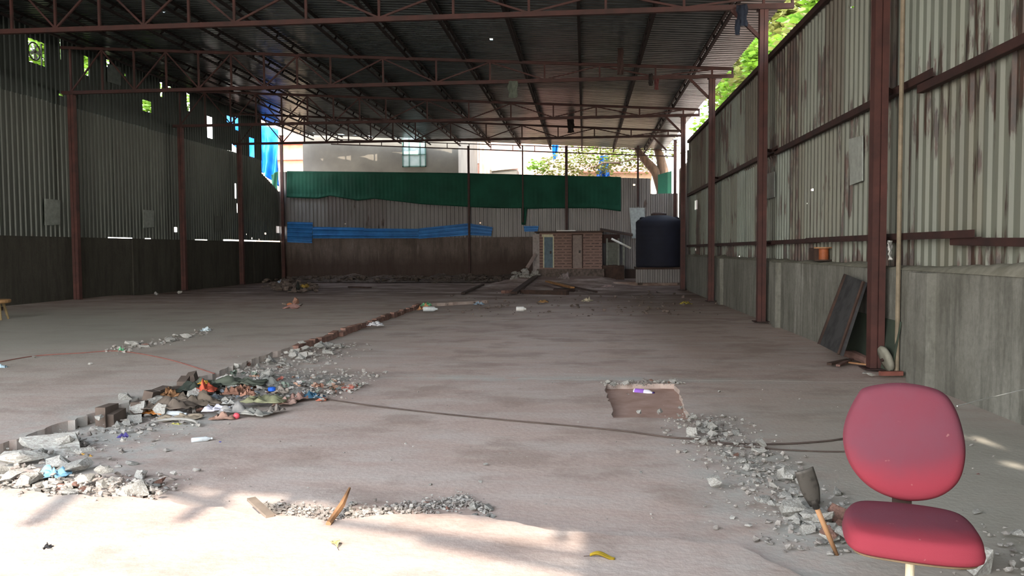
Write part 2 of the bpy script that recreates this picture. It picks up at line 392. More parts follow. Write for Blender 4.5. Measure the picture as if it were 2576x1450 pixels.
# uneven cement packed along the foot of the sheets
def fillet(u, v):
    y = -2+u*32.4; n = noise.noise(V((0,y*.9,3)))*.06+noise.noise(V((0,y*4,1)))*.02
    big = .10*max(0, 1-abs(y-6.8)/2.4)
    hh = .045+max(-.02,n)+big; t = v
    return V((XWR-.02+.20*t, y, 1.235+hh*math.sin(t*math.pi/2)**.7))
MB().grid(fillet, 320, 5).build('cement_fillet', M['plaster'], wr, smooth=True)
PR = lambda a, b, d: V((XWR+.21-d, a, b))
rh = R
holesR = []
for px, py, s in ((2573,118,.03),(1972,173,.04),(1939,155,.02),(2006,71,.02),(2113,40,.02),(2150,18,.02),(2112,39,.02),(2074,78,.02),(2166,66,.02),(1951,412,.06),(1970,413,.03),(2045,478,.03),(1755,517,0),(1892,535,.015),(2000,493,.015),(2035,512,.02),(1862,647,.05),(1752,628,.06),(1738,633,.06),(1745,590,.03)):
    p = AX(px, py, XWR+.2)
    if s: holesR.append((p.y-s, p.y+s, p.z-s*.6, p.z+s*.6))
for r in ((1751,505,1756,526),(1718,552,1723,566)):
    a, b = AX(r[0], r[1], XWR+.2), AX(r[2], r[3], XWR+.2); holesR.append((min(a.y,b.y), max(a.y,b.y)+.1, min(a.z,b.z), max(a.z,b.z)))
def hs(hl, y0, y1): return [h for h in hl if h[1] > y0 and h[0] < y1]
top = lambda y: 5.55+.05*math.sin(y*.5)+.02*math.sin(y*2.1)
y = 4.0; k = 0
while y < 30.4:
    y1 = min(y+1.06, 30.5)
    mb = MB(); dd = (k % 2)*.006
    clad(mb, lambda a,b,d: PR(a,b,d+dd), y, y1+.05, 1.2, 3.45, .202, .035, hs(holesR, y, y1+.06)); mb.build('corrugated_sheet', M['rsheet'], wr)
    mb = MB(); zb = 3.40+R.uniform(-.03,.05)
    clad(mb, lambda a,b,d: PR(a,b,d+.02+dd), y, y1+.05, zb, 5.5, .202, .035, hs(holesR, y, y1+.06), top); mb.build('corrugated_sheet', M['rsheet'] if R.random() < .45 or y < 9 else M['rsheet_top'], wr)
    y = y1; k += 1
mb = MB(); clad(mb, PR, -4.7, 4.04, 1.2, 5.5, .202, .035, [], top); mb.build('corrugated_sheet', M['rsheet'], wr)
mb = MB()                                         # the sheets step outwards past the last column
clad(mb, lambda a,b,d: V((4.42-d, a, b)), 30.5, 37.8, 0, 5.2, .202, .035, []); clad(mb, lambda a,b,d: V((a, 30.55-d, b)), XWR+.1, 4.42, 0, 5.2, .202, .03, [])
wo = struct(mb.build('wall_right', M['fsheet']))
# girts
def girt(y0, y1, z, w, lab, x=None, tilt=0):
    mb = MB(); xx = (x or XWR+.10); mb.beam((xx, y0, z-w/2), (xx, y1, z-w/2+tilt), .07, .008); mb.beam((xx-.035, y0, z), (xx-.035, y1, z+tilt), .008, w)
    return tag(mb.build('wall_girt', M['steeld']), lab, 'girt')
girt(4.5, 9.6, 3.31, .09, 'rusty upper girt on the right wall, length nearest the viewer')
girt(9.2, 16.5, 3.42, .09, 'rusty upper girt on the right wall between the nearest and second columns')
girt(16.2, 30.2, 3.48, .09, 'rusty upper girt on the right wall running on past the second column')
girt(4.0, 30.2, 5.46, .10, 'dark top girt running along the upper edge of the right wall')
girt(4.0, 8.7, 1.49, .075, 'rusty lower girt on the right wall, length nearest the viewer', tilt=.07)
girt(8.1, 14.0, 1.63, .075, 'rusty lower girt on the right wall behind the nearest column', x=XWR+.06)
girt(13.6, 30.2, 1.62, .075, 'rusty lower girt on the right wall running to the far end', tilt=-.02)
for i, (yy, z) in enumerate(((10.15,3.42),(10.15,1.6),(16.56,3.48),(16.56,1.6),(23.02,3.5))):
    mb = MB(); mb.beam((XR+.08, yy, z), (XWR+.16, yy+.35, z), .05, .05); mb.beam((XWR+.1, yy+.1, z), (XWR+.1, yy+.95, z-.02), .07, .08)
    tag(mb.build('girt_bracket', M['steeld']), ['angle bracket tying the nearest right column to the upper girt','angle bracket tying the nearest right column to the lower girt','angle bracket tying the second right column to the upper girt','angle bracket tying the second right column to the lower girt','angle bracket tying the third right column to the upper girt'][i], 'bracket')

# ---------------------------------------------------------------- left wall
wl = struct(MB().box((XWL-.25,-3,-.12),(XWL,40.3,1.97)).build('wall_left', M['lwall']))
for yy in (26.4, 36.6): MB().box((XWL-.01,yy,0),(XWL+.05,yy+.3,1.95)).build('pilaster', M['lwall'], wl)
PL = lambda a, b, d: V((XWL-.12+d, a, b))
holesL = []
def hl(px0, py0, px1, py1):
    a, b = AX(px0, py0, XWL-.1), AX(px1, py1, XWL-.1)
    # a window's top left and bottom right corners seen in steep perspective
    holesL.append((a.y, b.y, b.z, a.z))
hl(70,95,112,168); hl(147,88,151,150); hl(210,140,222,192); hl(402,207,408,245); hl(358,250,380,285); hl(467,234,475,280); hl(518,291,534,350)
hl(568,290,584,312); hl(589,294,601,330); hl(625,345,638,402); hl(420,216,428,222); hl(583,362,594,384)
hl(148,235,158,243); hl(268,150,275,170); hl(236,196,248,200); hl(312,185,315,192)
Y38 = AX(657,400,XWL-.1).y
mids = []
for r in ((591,462,595,500),(595,512,597,535),(600,578,602,584)): 
    a, b = AX(r[0], r[1], XWL-.1), AX(r[2], r[3], XWL-.1); mids.append((a.y, max(b.y, a.y+.1), b.z, a.z, ))
for px, py, s in ((117,506,.05),(141,506,.05),(442,578,.13),(700,578,.25),(668,588,.06),(703,555,.06),(634,600,.05),(652,603,.05),(620,590,.04)):
    p = AX(px, py, XWL-.1); mids.append((p.y-s, p.y+s, p.z-s*.7, p.z+s*.7))
# ragged slot of daylight between the sheets and the concrete
slots = [(AX(273,598,XWL-.1).y, AX(333,598,XWL-.1).y, 1.9, 2.0), (AX(365,599,XWL-.1).y, AX(378,599,XWL-.1).y, 1.9, 2.0), (AX(490,600,XWL-.1).y, AX(520,600,XWL-.1).y, 1.9, 2.0),(AX(563,601,XWL-.1).y, 40.3, 1.9, 2.03)]
y = 16.0; k = 0
while y < 40.2:
    y1 = min(y+1.07, 40.2); dd = (k%2)*.008
    if y > 37.6: ztop = lambda a: 5.0-(a-37.8)*.05
    else: ztop = None
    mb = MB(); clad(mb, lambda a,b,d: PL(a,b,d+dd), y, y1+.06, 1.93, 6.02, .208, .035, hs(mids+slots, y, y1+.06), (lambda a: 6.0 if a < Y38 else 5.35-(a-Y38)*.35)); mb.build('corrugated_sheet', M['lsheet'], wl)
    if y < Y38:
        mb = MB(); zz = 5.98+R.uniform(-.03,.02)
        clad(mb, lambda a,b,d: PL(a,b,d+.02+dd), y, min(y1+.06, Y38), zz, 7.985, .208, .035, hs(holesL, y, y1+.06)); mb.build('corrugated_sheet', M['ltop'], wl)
    y = y1; k += 1
mb = MB(); clad(mb, PL, -3, 16.04, 1.93, 7.98, .208, .035, []); mb.build('corrugated_sheet', M['lsheet'], wl)

# ---------------------------------------------------------------- far wall
fb = MB(); 
for u0, u1, z1 in ((0, 14.2, 2.12), (14.2, FL, .55)):
    a, b = FW(u0,0,0), FW(u1,0,0); n = FN*(-.22)
    vs = [a+V((0,0,-.1)), b+V((0,0,-.1)), b+n+V((0,0,-.1)), a+n+V((0,0,-.1)), a+V((0,0,z1)), b+V((0,0,z1)), b+n+V((0,0,z1)), a+n+V((0,0,z1))]
    fb.add(vs, [(0,3,2,1),(4,5,6,7),(0,1,5,4),(1,2,6,5),(2,3,7,6),(3,0,4,7)])
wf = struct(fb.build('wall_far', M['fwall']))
u_r, _ = AF(1637, 450); u_g, z_l = AF(722, 432); _, z_m = AF(1160,437); _, z_r = AF(1635,449)
um, _ = AF(1160,437)
def ftop(u):
    if u < 0: return z_l-1.0
    if u > u_r: return AF(1670,487)[1]
    return z_l+(z_m-z_l)*(u-u_g)/(um-u_g) if u < um else z_m+(z_r-z_m)*(u-um)/(u_r-um)
holesF = []
for px, py, s in ((1430,462,.07),(1595,465,.05),(867,563,.04),(1207,561,.04),(1040,461,.03),(1700,679,.13)):
    u, z = AF(px, py); holesF.append((u-s, u+s, z-s*.8, z+s*.8))
u = -.55; k = 0
while u < FL:
    u1 = min(u+1.06, FL); mb = MB()
    clad(mb, lambda a,b,d: FW(a,b,d-.10+(k%2)*.006), u, min(u1+.05,FL), .5 if u > 13.6 else 2.05, 5, .21, .04, hs(holesF, u, u1+.06), ftop)
    mb.build('corrugated_sheet', M['fsheet'], wf); u = u1; k += 1

# ---------------------------------------------------------------- added front screen behind the viewer, keeps sun off the right half
mb = MB(); clad(mb, lambda a,b,d: V((a, -3.45-.20*a-d, b)), -.02, 4.4, 0, 6.9, .202, .035, [], lambda x: roofz(x)+.02)
mb.add([V((XWR+.2,-4.75,5.2)),V((XWR+.2,4,5.2)),V((XWR+.2,4,6.7)),V((XWR+.2,-4.75,6.7))],[(0,1,2,3)])
struct(mb.build('front_sun_screen', M['fsheet']))

# ---------------------------------------------------------------- roof
XE0, XE1 = -15.95, 4.32
seams = [XE0, -8.6, -2.2, XE1]
PRF = lambda a, b, d: V((b, a, roofz(b)+d))
def frontedge(x): return -3.69-.20*x
holesT = []     # roof holes, mostly added to throw sun patches, in (y0,y1,x0,x1)
SUN_EL = math.radians(42)
YB = 43.95
def sunhole(px0, py0, px1, py1, kind='tri'):
    a, b = AY(px0, py0, YB), AY(px1, py1, YB)
    x0, x1 = a.x, b.x
    def yy(z, x): return YB-(roofz(x)-z)/math.tan(SUN_EL)
    holesT.append((yy(b.z, x1), yy(a.z, x1), x0, x1, kind))
for r in ((805,398,813,406),(849,392,883,406),(903,388,949,406),(987,382,1052,394),(1090,374,1137,386)): sunhole(*r)
for px, py in ((1462,140),(1236,100),(415,32)):
    d = ray(px, py); t = (roofz(0)-1.5)/(d.z+.0585*d.x); p = CO+d*t; holesT.append((p.y-.05, p.y+.05, p.x-.04, p.x+.04))
for (x, yv, w, l) in ((3.12,6.45,.05,.22),(3.02,6.62,.02,.12),(3.16,6.2,.03,.08),(2.98,5.75,.05,.12),(2.6,6.9,.02,.05)):
    yh = yv-roofz(x)/math.tan(SUN_EL); holesT.append((yh-l, yh+l, x-w, x+w, 'tri'))
ceil = struct(empty('ceiling', (0,0,0)))
y = 10.5; k = 0
while y < YF1-.01:
    y1 = min(y+1.0, YF1)
    for i in range(3):
        mb = MB(); dd = .006*((k+i)%2)
        clad(mb, lambda a,b,d: PRF(a,b,d+dd), y, min(y1+.05,YF1), seams[i]-(.1 if i else 0), seams[i+1], .2, .035, [(h[0],h[1],h[2],h[3]) if len(h)==4 else h for h in hs(holesT, y, y1+.06)])
        mb.build('roof_sheet', M['roof'], ceil)
    y = y1; k += 1
mb = MB()
x = XE0
while x < XE1-.01:
    x2 = min(x+.3, XE1); clad(mb, PRF, frontedge((x+x2)/2), 10.5, x, x2, .2, .035, hs(holesT, -14, 10.5)); x = x2
o = mb.build('roof_sheet', M['roof'], ceil); o['kind'] = 'stuff'

# ---------------------------------------------------------------- columns
def column(x, y, ztop, label, w=.165, d=.15, plate=True):
    t = thing('steel_column', label, 'column', (x, y, 0), 0, 'steel columns along the hall')
    mb = MB()
    for s in (-1, 1):
        mb.box((s*w*.27-w*.23, -d/2, 0), (s*w*.27+w*.23, d/2, ztop))
    mb.box((-w*.06, -d/2+.02, 0), (w*.06, d/2-.02, ztop)); mb.build('shaft', M['steel'], t)
    if plate: MB().box((-.15,-.14,0),(.15,.14,.015)).build('base_plate', M['steeld'], t)
    MB().box((-.12,-.10,ztop-.02),(.12,.10,ztop+.0)).build('cap_plate', M['steeld'], t)
    return t
rl = ['nearest right column, its foot beside the leaning black board','second right column, red oxide, ending under the first truss','third right column past the rubble strip','fourth right column in front of the water tank']
for i in range(4): column(XR, TY[i], ZC-.05, 'red oxide steel column: '+rl[i])
column(4.08, 36.6, 6.4, 'dark corner column at the far right behind the water tank', .13, .12)
ll = ['left column nearest the viewer, carrying the second truss','left column carrying the third truss','left column carrying the fourth truss']
for i, yy in enumerate((TY[2],TY[3],TY[4])): column(XL, yy, ZC-.05, 'dark red steel column: '+ll[i], .19)
column(XL+.05, 39.7, 7.4, 'thin far left corner column beside the green net', .13, .12)

# ---------------------------------------------------------------- trusses
nodesX = [-15.46+i*1.007 for i in range(9)]; x = nodesX[-1]
nodesX += [x+(3.58-x)/7*i for i in range(1, 8)]
def truss(y, label, s=1.0, mat=None, over=True):
    mat = mat or M['trussm']
    t = thing('roof_truss', label, 'truss', (0, y, ZC), 0, 'steel roof trusses')
    x0, x1 = -15.75, 4.17
    ut = lambda x: roofz(x)-.30-ZC
    MB().beam((x0,0,0),(x1,0,0), .09, .10).build('bottom_chord', mat, t)
    MB().beam((x0,0,ut(x0)),(x1,0,ut(x1)), .08, .08).build('top_chord', mat, t)
    for x in nodesX+[x1-.03]:
        MB().beam((x,0,.05),(x,0,ut(x)-.03), .05, .05).build('vertical_strut', mat, t)
    for i in range(len(nodesX)-1):
        a, b = nodesX[i], nodesX[i+1]
        if i % 2 == 0: p, q = (a,0,.03), (b,0,ut(b)-.03)
        else: p, q = (a,0,ut(a)-.03), (b,0,.03)
        MB().beam(p, q, .04, .04).build('diagonal_strut', mat, t)
    MB().beam((3.52,0,-.62),(2.95,0,-.04), .06, .07).build('knee_brace', mat, t)
    return t
truss(TY[1], 'nearest roof truss in view, its red bottom chord crossing the top of the picture')
truss(TY[2], 'second roof truss back, spanning from the nearest left column')
truss(TY[3], 'third roof truss back, spanning to the column by the water tank')
truss(TY[4], 'farthest roof truss, dark against the bright far opening', mat=M['steeld'])
truss(TY[0], 'overhead roof truss carried by the nearest right column')
# end frame in front of the far wall
ef = thing('end_rail', 'thin double steel rail above the green netted far wall', 'rail', (0,0,0))
def rail(pA, pB, off, w):
    (ua, za), (ub, zb) = AF(*pA, off), AF(*pB, off)
    MB().beam(FW(ua,za,off), FW(ub,zb,off), w, w).build('rail_bar', M['steeld'], ef)
rail((833,363),(1700,394),.1,.05); rail((840,351),(1700,379),.1,.04)
for i in range(16):
    x = 850+i*55; y0 = 363+(x-833)/867*31; y1 = 351+(x-840)/860*28
    (ua, za), (ub, zb) = AF(x,y0,.1), AF(x,y1,.1); MB().beam(FW(ua,za,.1), FW(ua,zb,.1), .035, .035).build('upright', M['steeld'], ef)
for px, pb, w, lab in ((1179,690,.10,'dark thin post in front of the far wall left of the wash block'),(1315,560,.06,'thin brown post above the green net strip'),(1425,585,.13,'thick dark post above the wash block'),(1605,520,.09,'dark post beside the tree at the far right'),(708,690,.1,'rusty far left post beside the blue tarpaulin')):
    u, z = AF(px, 378, .1); _, zb = AF(px, pb, .1)
    zb = 0 if pb > 600 else zb
    if pb < 600 and zb > 0: zb = max(zb, 2.15 if px < 1400 else .6)
    tag(MB().beam(FW(u, zb, .14), FW(u, z+.2, .14), w, w).build('wall_post', M['steeld']), lab, 'post', 'posts of the far wall')

# lattice purlins
purX = [3.2,1.55,-.12,-1.8,-3.45,-5.1,-6.75,-8.4,-10.05,-11.7,-13.35,-15.0]
names = ['first','second','third','fourth','fifth','sixth','seventh','eighth','ninth','tenth','eleventh','twelfth']
bat = None
for i, x in enumerate(purX):
    t = thing('lattice_purlin', 'long dark lattice purlin under the roof, %s from the right wall' % names[i], 'purlin', (x, 0, roofz(x)-.03), 0, 'lattice purlins under the roof')
    y0 = frontedge(x)+.1
    MB().beam((0,y0,-.02),(0,YF1-.1,-.02), .07, .05).build('top_chord', M['purlin'], t)
    dr = .0585*0
    MB().beam((.0,y0,-.23),(0,YF1-.1,-.23), .075, .05).build('bottom_chord', M['purlin'], t)
    for j in range(27):
        yb = 12+j*1.17
        if bat is None:
            o = MB().beam((-.0,0,-.21),(0,.22,-.04), .045, .03).build('batten', M['purlin'], t); bat = o.data
        else:
            o = bpy.data.objects.new('batten', bat); col.objects.link(o); o.parent = t
        o.location = (0, yb, 0)
# front gable truss behind the viewer: it throws the bars of shade on the near floor
t = thing('roof_truss', 'front truss at the open end behind the viewer', 'truss', (0,0,0), 0, 'steel roof trusses')
def fbar(pa, pb, w=.12):        # a bar whose shade falls between two floor points
    P = []
    for (px, py) in (pa, pb):
        g = G(px, py); yb = -3.4; P.append(V((g.x, yb, (g.y-yb)*math.tan(SUN_EL))))
    MB().beam(P[0], P[1], w, w, V((0,1,0))).build('chord', M['steel'], t)
fbar((820,1314),(1640,1428), .06); fbar((1060,1362),(1640,1474), .06)
fbar((300,1196),(560,1268), .09); fbar((560,1235),(470,1310), .11); fbar((190,1240),(90,1320), .11)

# ---------------------------------------------------------------- far wall dressings
net_u0, _ = AF(722,440); net_u1, _ = AF(1562,520)
bot = [(722,497),(800,500),(830,493),(900,505),(940,500),(1000,507),(1060,514),(1180,521),(1250,524),(1310,524),(1325,526),(1390,524),(1500,524),(1560,532)]
bu = [AF(*p, .12) for p in bot]
def netbot(u):
    for (a, za), (b, zb) in zip(bu, bu[1:]):
        if a <= u <= b: return za+(zb-za)*(u-a)/(b-a)
    return bu[0][1] if u < bu[0][0] else bu[-1][1]
def netf(a, v):
    u = net_u0+(net_u1-net_u0)*a; t = ftop(u)+.03; z = t+(netbot(u)-t)*v
    off = .02+.02*math.sin(u*30)*(.1+.3*v)+.10*v*(1-v)+.05*noise.noise(V((u*1.3, z*1.2, 0)))
    if v > .9: off += .06
    return FW(u, z, off)
tag(MB().grid(netf, 420, 16).build('shade_net', M['net'], smooth=True, solid=.004), 'long green shade net hung over the top of the far corrugated wall', 'net')
ua, za = AF(1312,520,.1); ub, zb = AF(1326,566,.1)
tag(MB().grid(lambda a, v: FW(ua+(ub-ua)*a*(1-.3*v), za+(zb-za)*v, .08+.03*math.sin(a*9+v*3)), 8, 14).build('net_strip', M['net'], smooth=True, solid=.004), 'narrow green net end hanging down the middle of the far wall', 'net')
def bluep(c, ribs, lab):
    (x0,y0),(x1,y1),(x2,y2),(x3,y3) = c     # tl tr br bl
    tl, tr, br, bl = [AF(p[0],p[1],.06) for p in c]
    n = ribs*4
    def f(a, v):
        top_ = (tl[0]+(tr[0]-tl[0])*a, tl[1]+(tr[1]-tl[1])*a); bo = (bl[0]+(br[0]-bl[0])*a, bl[1]+(br[1]-bl[1])*a)
        k = (v*ribs) % 1; off = .045 if .3 < k < .55 else .0
        return FW(top_[0]+(bo[0]-top_[0])*v, top_[1]+(bo[1]-top_[1])*v, .10+off)
    tag(MB().grid(f, 6, ribs*8).build('blue_sheet', M['blue'], solid=.01), lab, 'metal sheet', 'blue ribbed sheets on the far wall')
bluep([(724,558),(788,560),(786,612),(724,610)], 5, 'tall blue ribbed sheet at the left end of the far wall')
bluep([(788,571),(917,573),(917,600),(788,600)], 2, 'bright blue strip sheet just right of the tall blue sheet')
bluep([(917,575),(1054,576),(1054,600),(917,600)], 2, 'duller blue strip sheet with dark stain, third from the left')
bluep([(1054,575),(1180,562),(1180,592),(1054,601)], 3, 'blue sheet tilting up to the right, left of the thin dark post')
bluep([(1184,563),(1240,572),(1236,594),(1184,592)], 3, 'small dark blue sheet right of the thin dark post')
bluep([(1318,569),(1356,569),(1352,583),(1320,583)], 2, 'small grey blue sheet on the wall at the left of the wash block')
def fquad(name, c, m, lab, cat, off=.07, th=.03, par=None):
    ps = [AF(p[0],p[1],off) for p in c]; mb = MB()
    a = [FW(p[0],p[1],off) for p in ps]; b = [FW(p[0],p[1],off+th) for p in ps]
    mb.add(a+b, [(0,1,2,3),(7,6,5,4),(0,4,5,1),(1,5,6,2),(2,6,7,3),(3,7,4,0)]); o = mb.build(name, m, par)
    if lab: tag(o, lab, cat)
    return o
fquad('sheet_patch', [(1583,523),(1622,523),(1622,600),(1590,600)], tint('pale galvanised patch', (150,160,162), .4), 'pale bluish sheet patched on the far wall left of the water tank', 'metal sheet')

# ---------------------------------------------------------------- wash block
YW = 36.2
def wp(px, py, yy=YW): return AY(px, py, yy)
wb = thing('wash_block', 'small wash block faced with patterned pinkish tiles at the far end', 'outbuilding', (0,0,0))
def tilemat():
    m, nt, b = nodes('patterned pink tiles'); g = N(nt, 'ShaderNodeNewGeometry')
    mp = N(nt, 'ShaderNodeMapping'); mp.inputs['Rotation'].default_value = (math.pi/2,0,0); L(nt, g.outputs['Position'], mp.inputs[0])
    br = N(nt, 'ShaderNodeTexBrick'); br.inputs['Scale'].default_value = 1; br.inputs['Brick Width'].default_value = .42; br.inputs['Row Height'].default_value = .13; br.inputs['Mortar Size'].default_value = .045
    br.inputs['Color1'].default_value = lin((60,46,42)); br.inputs['Color2'].default_value = lin((82,62,56)); br.inputs['Mortar'].default_value = lin((122,96,86)); br.offset = .33
    L(nt, mp.outputs[0], br.inputs['Vector']); f, r = noisefac(nt, g.outputs['Position'], (1,1,1), 12, .4, .6)
    L(nt, mix(nt, mth(nt,'MULTIPLY', f, .5), br.outputs[0], lin((112,88,78))), b.inputs['Base Color']); b.inputs['Roughness'].default_value = .75; return m
M['tiles'] = tilemat()
a, b_ = wp(1357,586), wp(1515,684); zt, zbm = a.z, b_.z
MB().box((a.x, YW, 0), (b_.x, FB.y-.1+.35, zt)).build('tiled_wall', M['tiles'], wb)
c0 = wp(1340,590); MB().box((c0.x, YW-.05, 0), (a.x, YW+.35, wp(1350,590).z)).build('white_pillar', tint('dirty whitewash', (150,140,136), .9), wb)
q0, q1 = wp(1345,584,YW-.15), wp(1518,579,YW-.15); MB().box((q0.x, YW-.2, zt), (q1.x, YW+1.5, zt+.06)).build('roof_slab', M['woodd'], wb)
q0, q1 = wp(1400,582,YW-.2), wp(1448,580,YW-.2); MB().box((q0.x, YW-.24, zt+.06), (q1.x, YW-.18, zt+.10)).build('pale_batten', M['white'], wb)
def door(x0, x1, y0, y1, m, fm, lab):
    p, q = wp(x0,y0,YW-.03), wp(x1,y1,YW-.03)
    d = MB().box((p.x, YW-.05, q.z), (q.x, YW-.01, p.z)).build('door', m, wb); d['label'] = lab
    mb = MB(); w = .05
    mb.box((p.x-w, YW-.07, q.z),(p.x,YW-.0,p.z)); mb.box((q.x, YW-.07, q.z),(q.x+w,YW-.0,p.z)); mb.box((p.x-w,YW-.07,p.z),(q.x+w,YW,p.z+w)); mb.build('door_frame', fm, d)
    MB().box((q.x-.14,YW-.10,(p.z+q.z)/2-.06),(q.x-.06,YW-.05,(p.z+q.z)/2+.06)).build('bolt', M['iron'], d)
door(1369,1391,597,674, tint('blue grey door paint', (82,100,110), .6), tint('cream door frame', (196,190,160), .7), 'blue grey door with cream frame')
door(1441,1464,592,675, tint('brown grey door paint', (128,112,104), .6), M['woodd'], 'brown grey door with dark frame')
p, q = wp(1363,590,YW-.08), wp(1391,596,YW-.08); MB().box((p.x,YW-.1,q.z),(q.x,YW-.02,p.z)).build('lintel', tint('cream door frame', (196,190,160), .7), wb)
p, q = wp(1350,678,YW-.5), wp(1520,690,YW-.5); MB().box((p.x,YW-.5,0),(q.x,YW,p.z)).build('step', M['dark rubble'], wb)
# lean-to beside it
lt = thing('lean_to', 'dark lean-to with a grey lattice screen right of the wash block', 'lean-to', (0,0,0))
p, q = wp(1516,582), wp(1590,600); MB().add([wp(1510,578,YW-.3),wp(1592,592,YW-.3),wp(1592,588,YW+1),wp(1510,574,YW+1)],[(0,1,2,3)]).build('canopy', M['woodd'], lt, solid=.05)
p, q = wp(1516,590), wp(1560,612); MB().box((b_.x,YW+.3,q.z),(wp(1560,600).x,YW+.36,p.z)).build('fascia', M['steeld'], lt)
p, q = wp(1526,611,YW+.1), wp(1554,666,YW+.1)
def scr(mb):
    for i in range(9):
        x = p.x+(q.x-p.x)*i/8; mb.box((x-.012,YW+.08,q.z),(x+.012,YW+.1,p.z))
    for i in range(17):
        z = q.z+(p.z-q.z)*i/16; mb.box((p.x,YW+.1,z-.01),(q.x,YW+.12,z+.01))
mb = MB(); scr(mb); mb.build('lattice', tint('grey lattice', (120,122,112), .7), lt)
MB().box((p.x,YW+.16,q.z),(q.x,YW+.2,p.z)).build('back_sheet', tint('dusty mesh', (96,98,90), .9), lt)
for px in (1527,1556,1569):
    g = wp(px,640,YW+.05); MB().box((g.x-.04,YW+.02,.12),(g.x+.04,YW+.1,wp(px,600).z)).build('post', tint('grey lattice', (120,122,112), .7), lt)
p, q = wp(1516,668), wp(1570,690); MB().box((p.x,YW-.1,.12),(q.x,YW+1,p.z)).build('dark_plinth', M['woodd'], lt)
a, b_ = AY(1538,601,34.6), AY(1587,625,34.6)
tag(MB().tube([a, b_+(b_-a)*1.0+V((0,0,-.0))] if 0 else [a, b_], .045, 8).build('pole', M['white']), 'pale pole slanting down towards the water tank', 'pole')
a, b_ = AY(1414,655,35), AY(1330,672,35)
# ---------------------------------------------------------------- water tank
YT = 34.0; c = AY(1657,672,YT); rt = (AY(1718,640,YT).x-AY(1597,640,YT).x)/2-.04; zt0 = c.z; zt1 = AY(1657,556,YT).z
tk = thing('water_tank', 'large dark blue black plastic water tank with a round lid', 'water tank', (c.x, YT, 0))
prof = [(rt*.96,zt0),(rt,zt0+.05)]
for i in range(9):
    z = zt0+.1+(zt1-zt0-.3)*i/9; prof += [(rt,z),(rt-.006,z+.06),(rt,z+.12)]
prof += [(rt,zt1-.05),(rt*.93,zt1+.02),(rt*.8,zt1+.10),(rt*.5,zt1+.2),(rt*.3,zt1+.23)]
MB().lathe(prof, 40).build('tank_body', M['tank'], tk, smooth=True)
MB().lathe([(rt*.33,zt1+.19),(rt*.33,zt1+.30),(rt*.25,zt1+.34)], 24).build('tank_lid', tint('dull brown lid', (66,52,48), .7), tk)
for s in (-1, 1): MB().lathe([(.12,zt1+.0),(.12,zt1+.12),(.06,zt1+.16)], 12, None, V((s*rt*.72,-.2,0))).build('lifting_lug', M['tank'], tk)
pf = thing('tank_platform', 'low platform clad in brown grey ribbed sheet under the water tank', 'platform', (c.x, YT, 0))
MB().box((-rt*1.02,-rt*.9,zt0-.08),(rt*.98,rt*.9,zt0)).build('deck', M['woodd'], pf)
mb = MB(); clad(mb, lambda a,b,d: V((a,-rt*.85-d,b)), -rt*1.05, rt*.95, .1, zt0-.08, .2, .03, []); mb.build('skirt_sheet', M['fsheet'], pf)
for s in (-1, 1): MB().box((s*rt*.85-.1,-rt*.7,.0),(s*rt*.85+.1,rt*.7,zt0-.08)).build('support_pier', M['dark rubble'], pf)

# ---------------------------------------------------------------- things on the walls
def wpatch(side, c, lab, m, name='sheet_patch'):
    x = (XWR+.145) if side > 0 else (XWL-.045)
    ps = [AX(p[0],p[1],x) for p in c]; th = -.02*side
    mb = MB().add([p for p in ps]+[p+V((th,0,0)) for p in ps], [(0,1,2,3),(7,6,5,4),(0,4,5,1),(1,5,6,2),(2,6,7,3),(3,7,4,0)])
    return tag(mb.build(name, m, fix=True), lab, 'patch', 'flat patches on the corrugated walls')
pale = tint('pale patch panel', (158,164,156), .5); dull = tint('dull patch panel', (128,134,128), .5)
wpatch(1, [(2139,350),(2172,341),(2172,455),(2141,467)], 'pale rectangular patch on the right wall above the nearest column foot', pale)
wpatch(1, [(1930,438),(1950,432),(1950,496),(1930,502)], 'small pale patch on the right wall near the second column', dull)
wpatch(-1, [(112,500),(150,504),(150,566),(112,567)], 'pale ribbed patch on the left wall beside the nearest left column', dull)
wpatch(-1, [(360,528),(386,530),(386,572),(360,574)], 'square pale patch on the left wall between two columns', dull)
wpatch(-1, [(540,543),(556,544),(556,580),(541,583)], 'dim far patch on the left wall, before the third left column', tint('dim patch panel', (90,92,86), .6))
wpatch(-1, [(270,160),(303,170),(303,216),(270,205)], 'translucent loose sheet covering a high opening in the left wall', tint('milky sheet', (120,130,126), .4, .4))
# fan in the high opening
a, b_ = AX(71,97,XWL-.2), AX(112,166,XWL-.2)
fan = thing('exhaust_fan', 'round exhaust fan set in the high square opening of the left wall', 'fan', (XWL-.22, (a.y*.62+b_.y*.38), a.z-.30))
rF = Matrix.Rotation(math.pi/2, 3, 'Y')
mb = MB()
for i in range(28):
    t0, t1 = 2*math.pi*i/28, 2*math.pi*(i+1)/28
    mb.beam((0,.25*math.cos(t0),.25*math.sin(t0)),(0,.25*math.cos(t1),.25*math.sin(t1)), .03, .04)
mb.build('fan_ring', M['iron'], fan)
mb = MB()
for i in range(5):
    t0 = 2*math.pi*i/5; u = V((0,math.cos(t0),math.sin(t0))); w = V((0,-math.sin(t0),math.cos(t0)))
    mb.add([u*.04-w*.03, u*.22-w*.09, u*.22+w*.03+V((.05,0,0)), u*.04+w*.03+V((.02,0,0))], [(0,1,2,3)])
mb.build('fan_blades', tint('pale fan blades', (150,156,140), .5, .3), fan, solid=.004)
MB().lathe([(.05,-.04),(.05,.05),(.02,.07)], 12, rF).build('fan_hub', M['iron'], fan)
MB().beam((0,.32,-.5),(0,.32,.3), .03, .03).build('fan_bracket', M['iron'], fan)

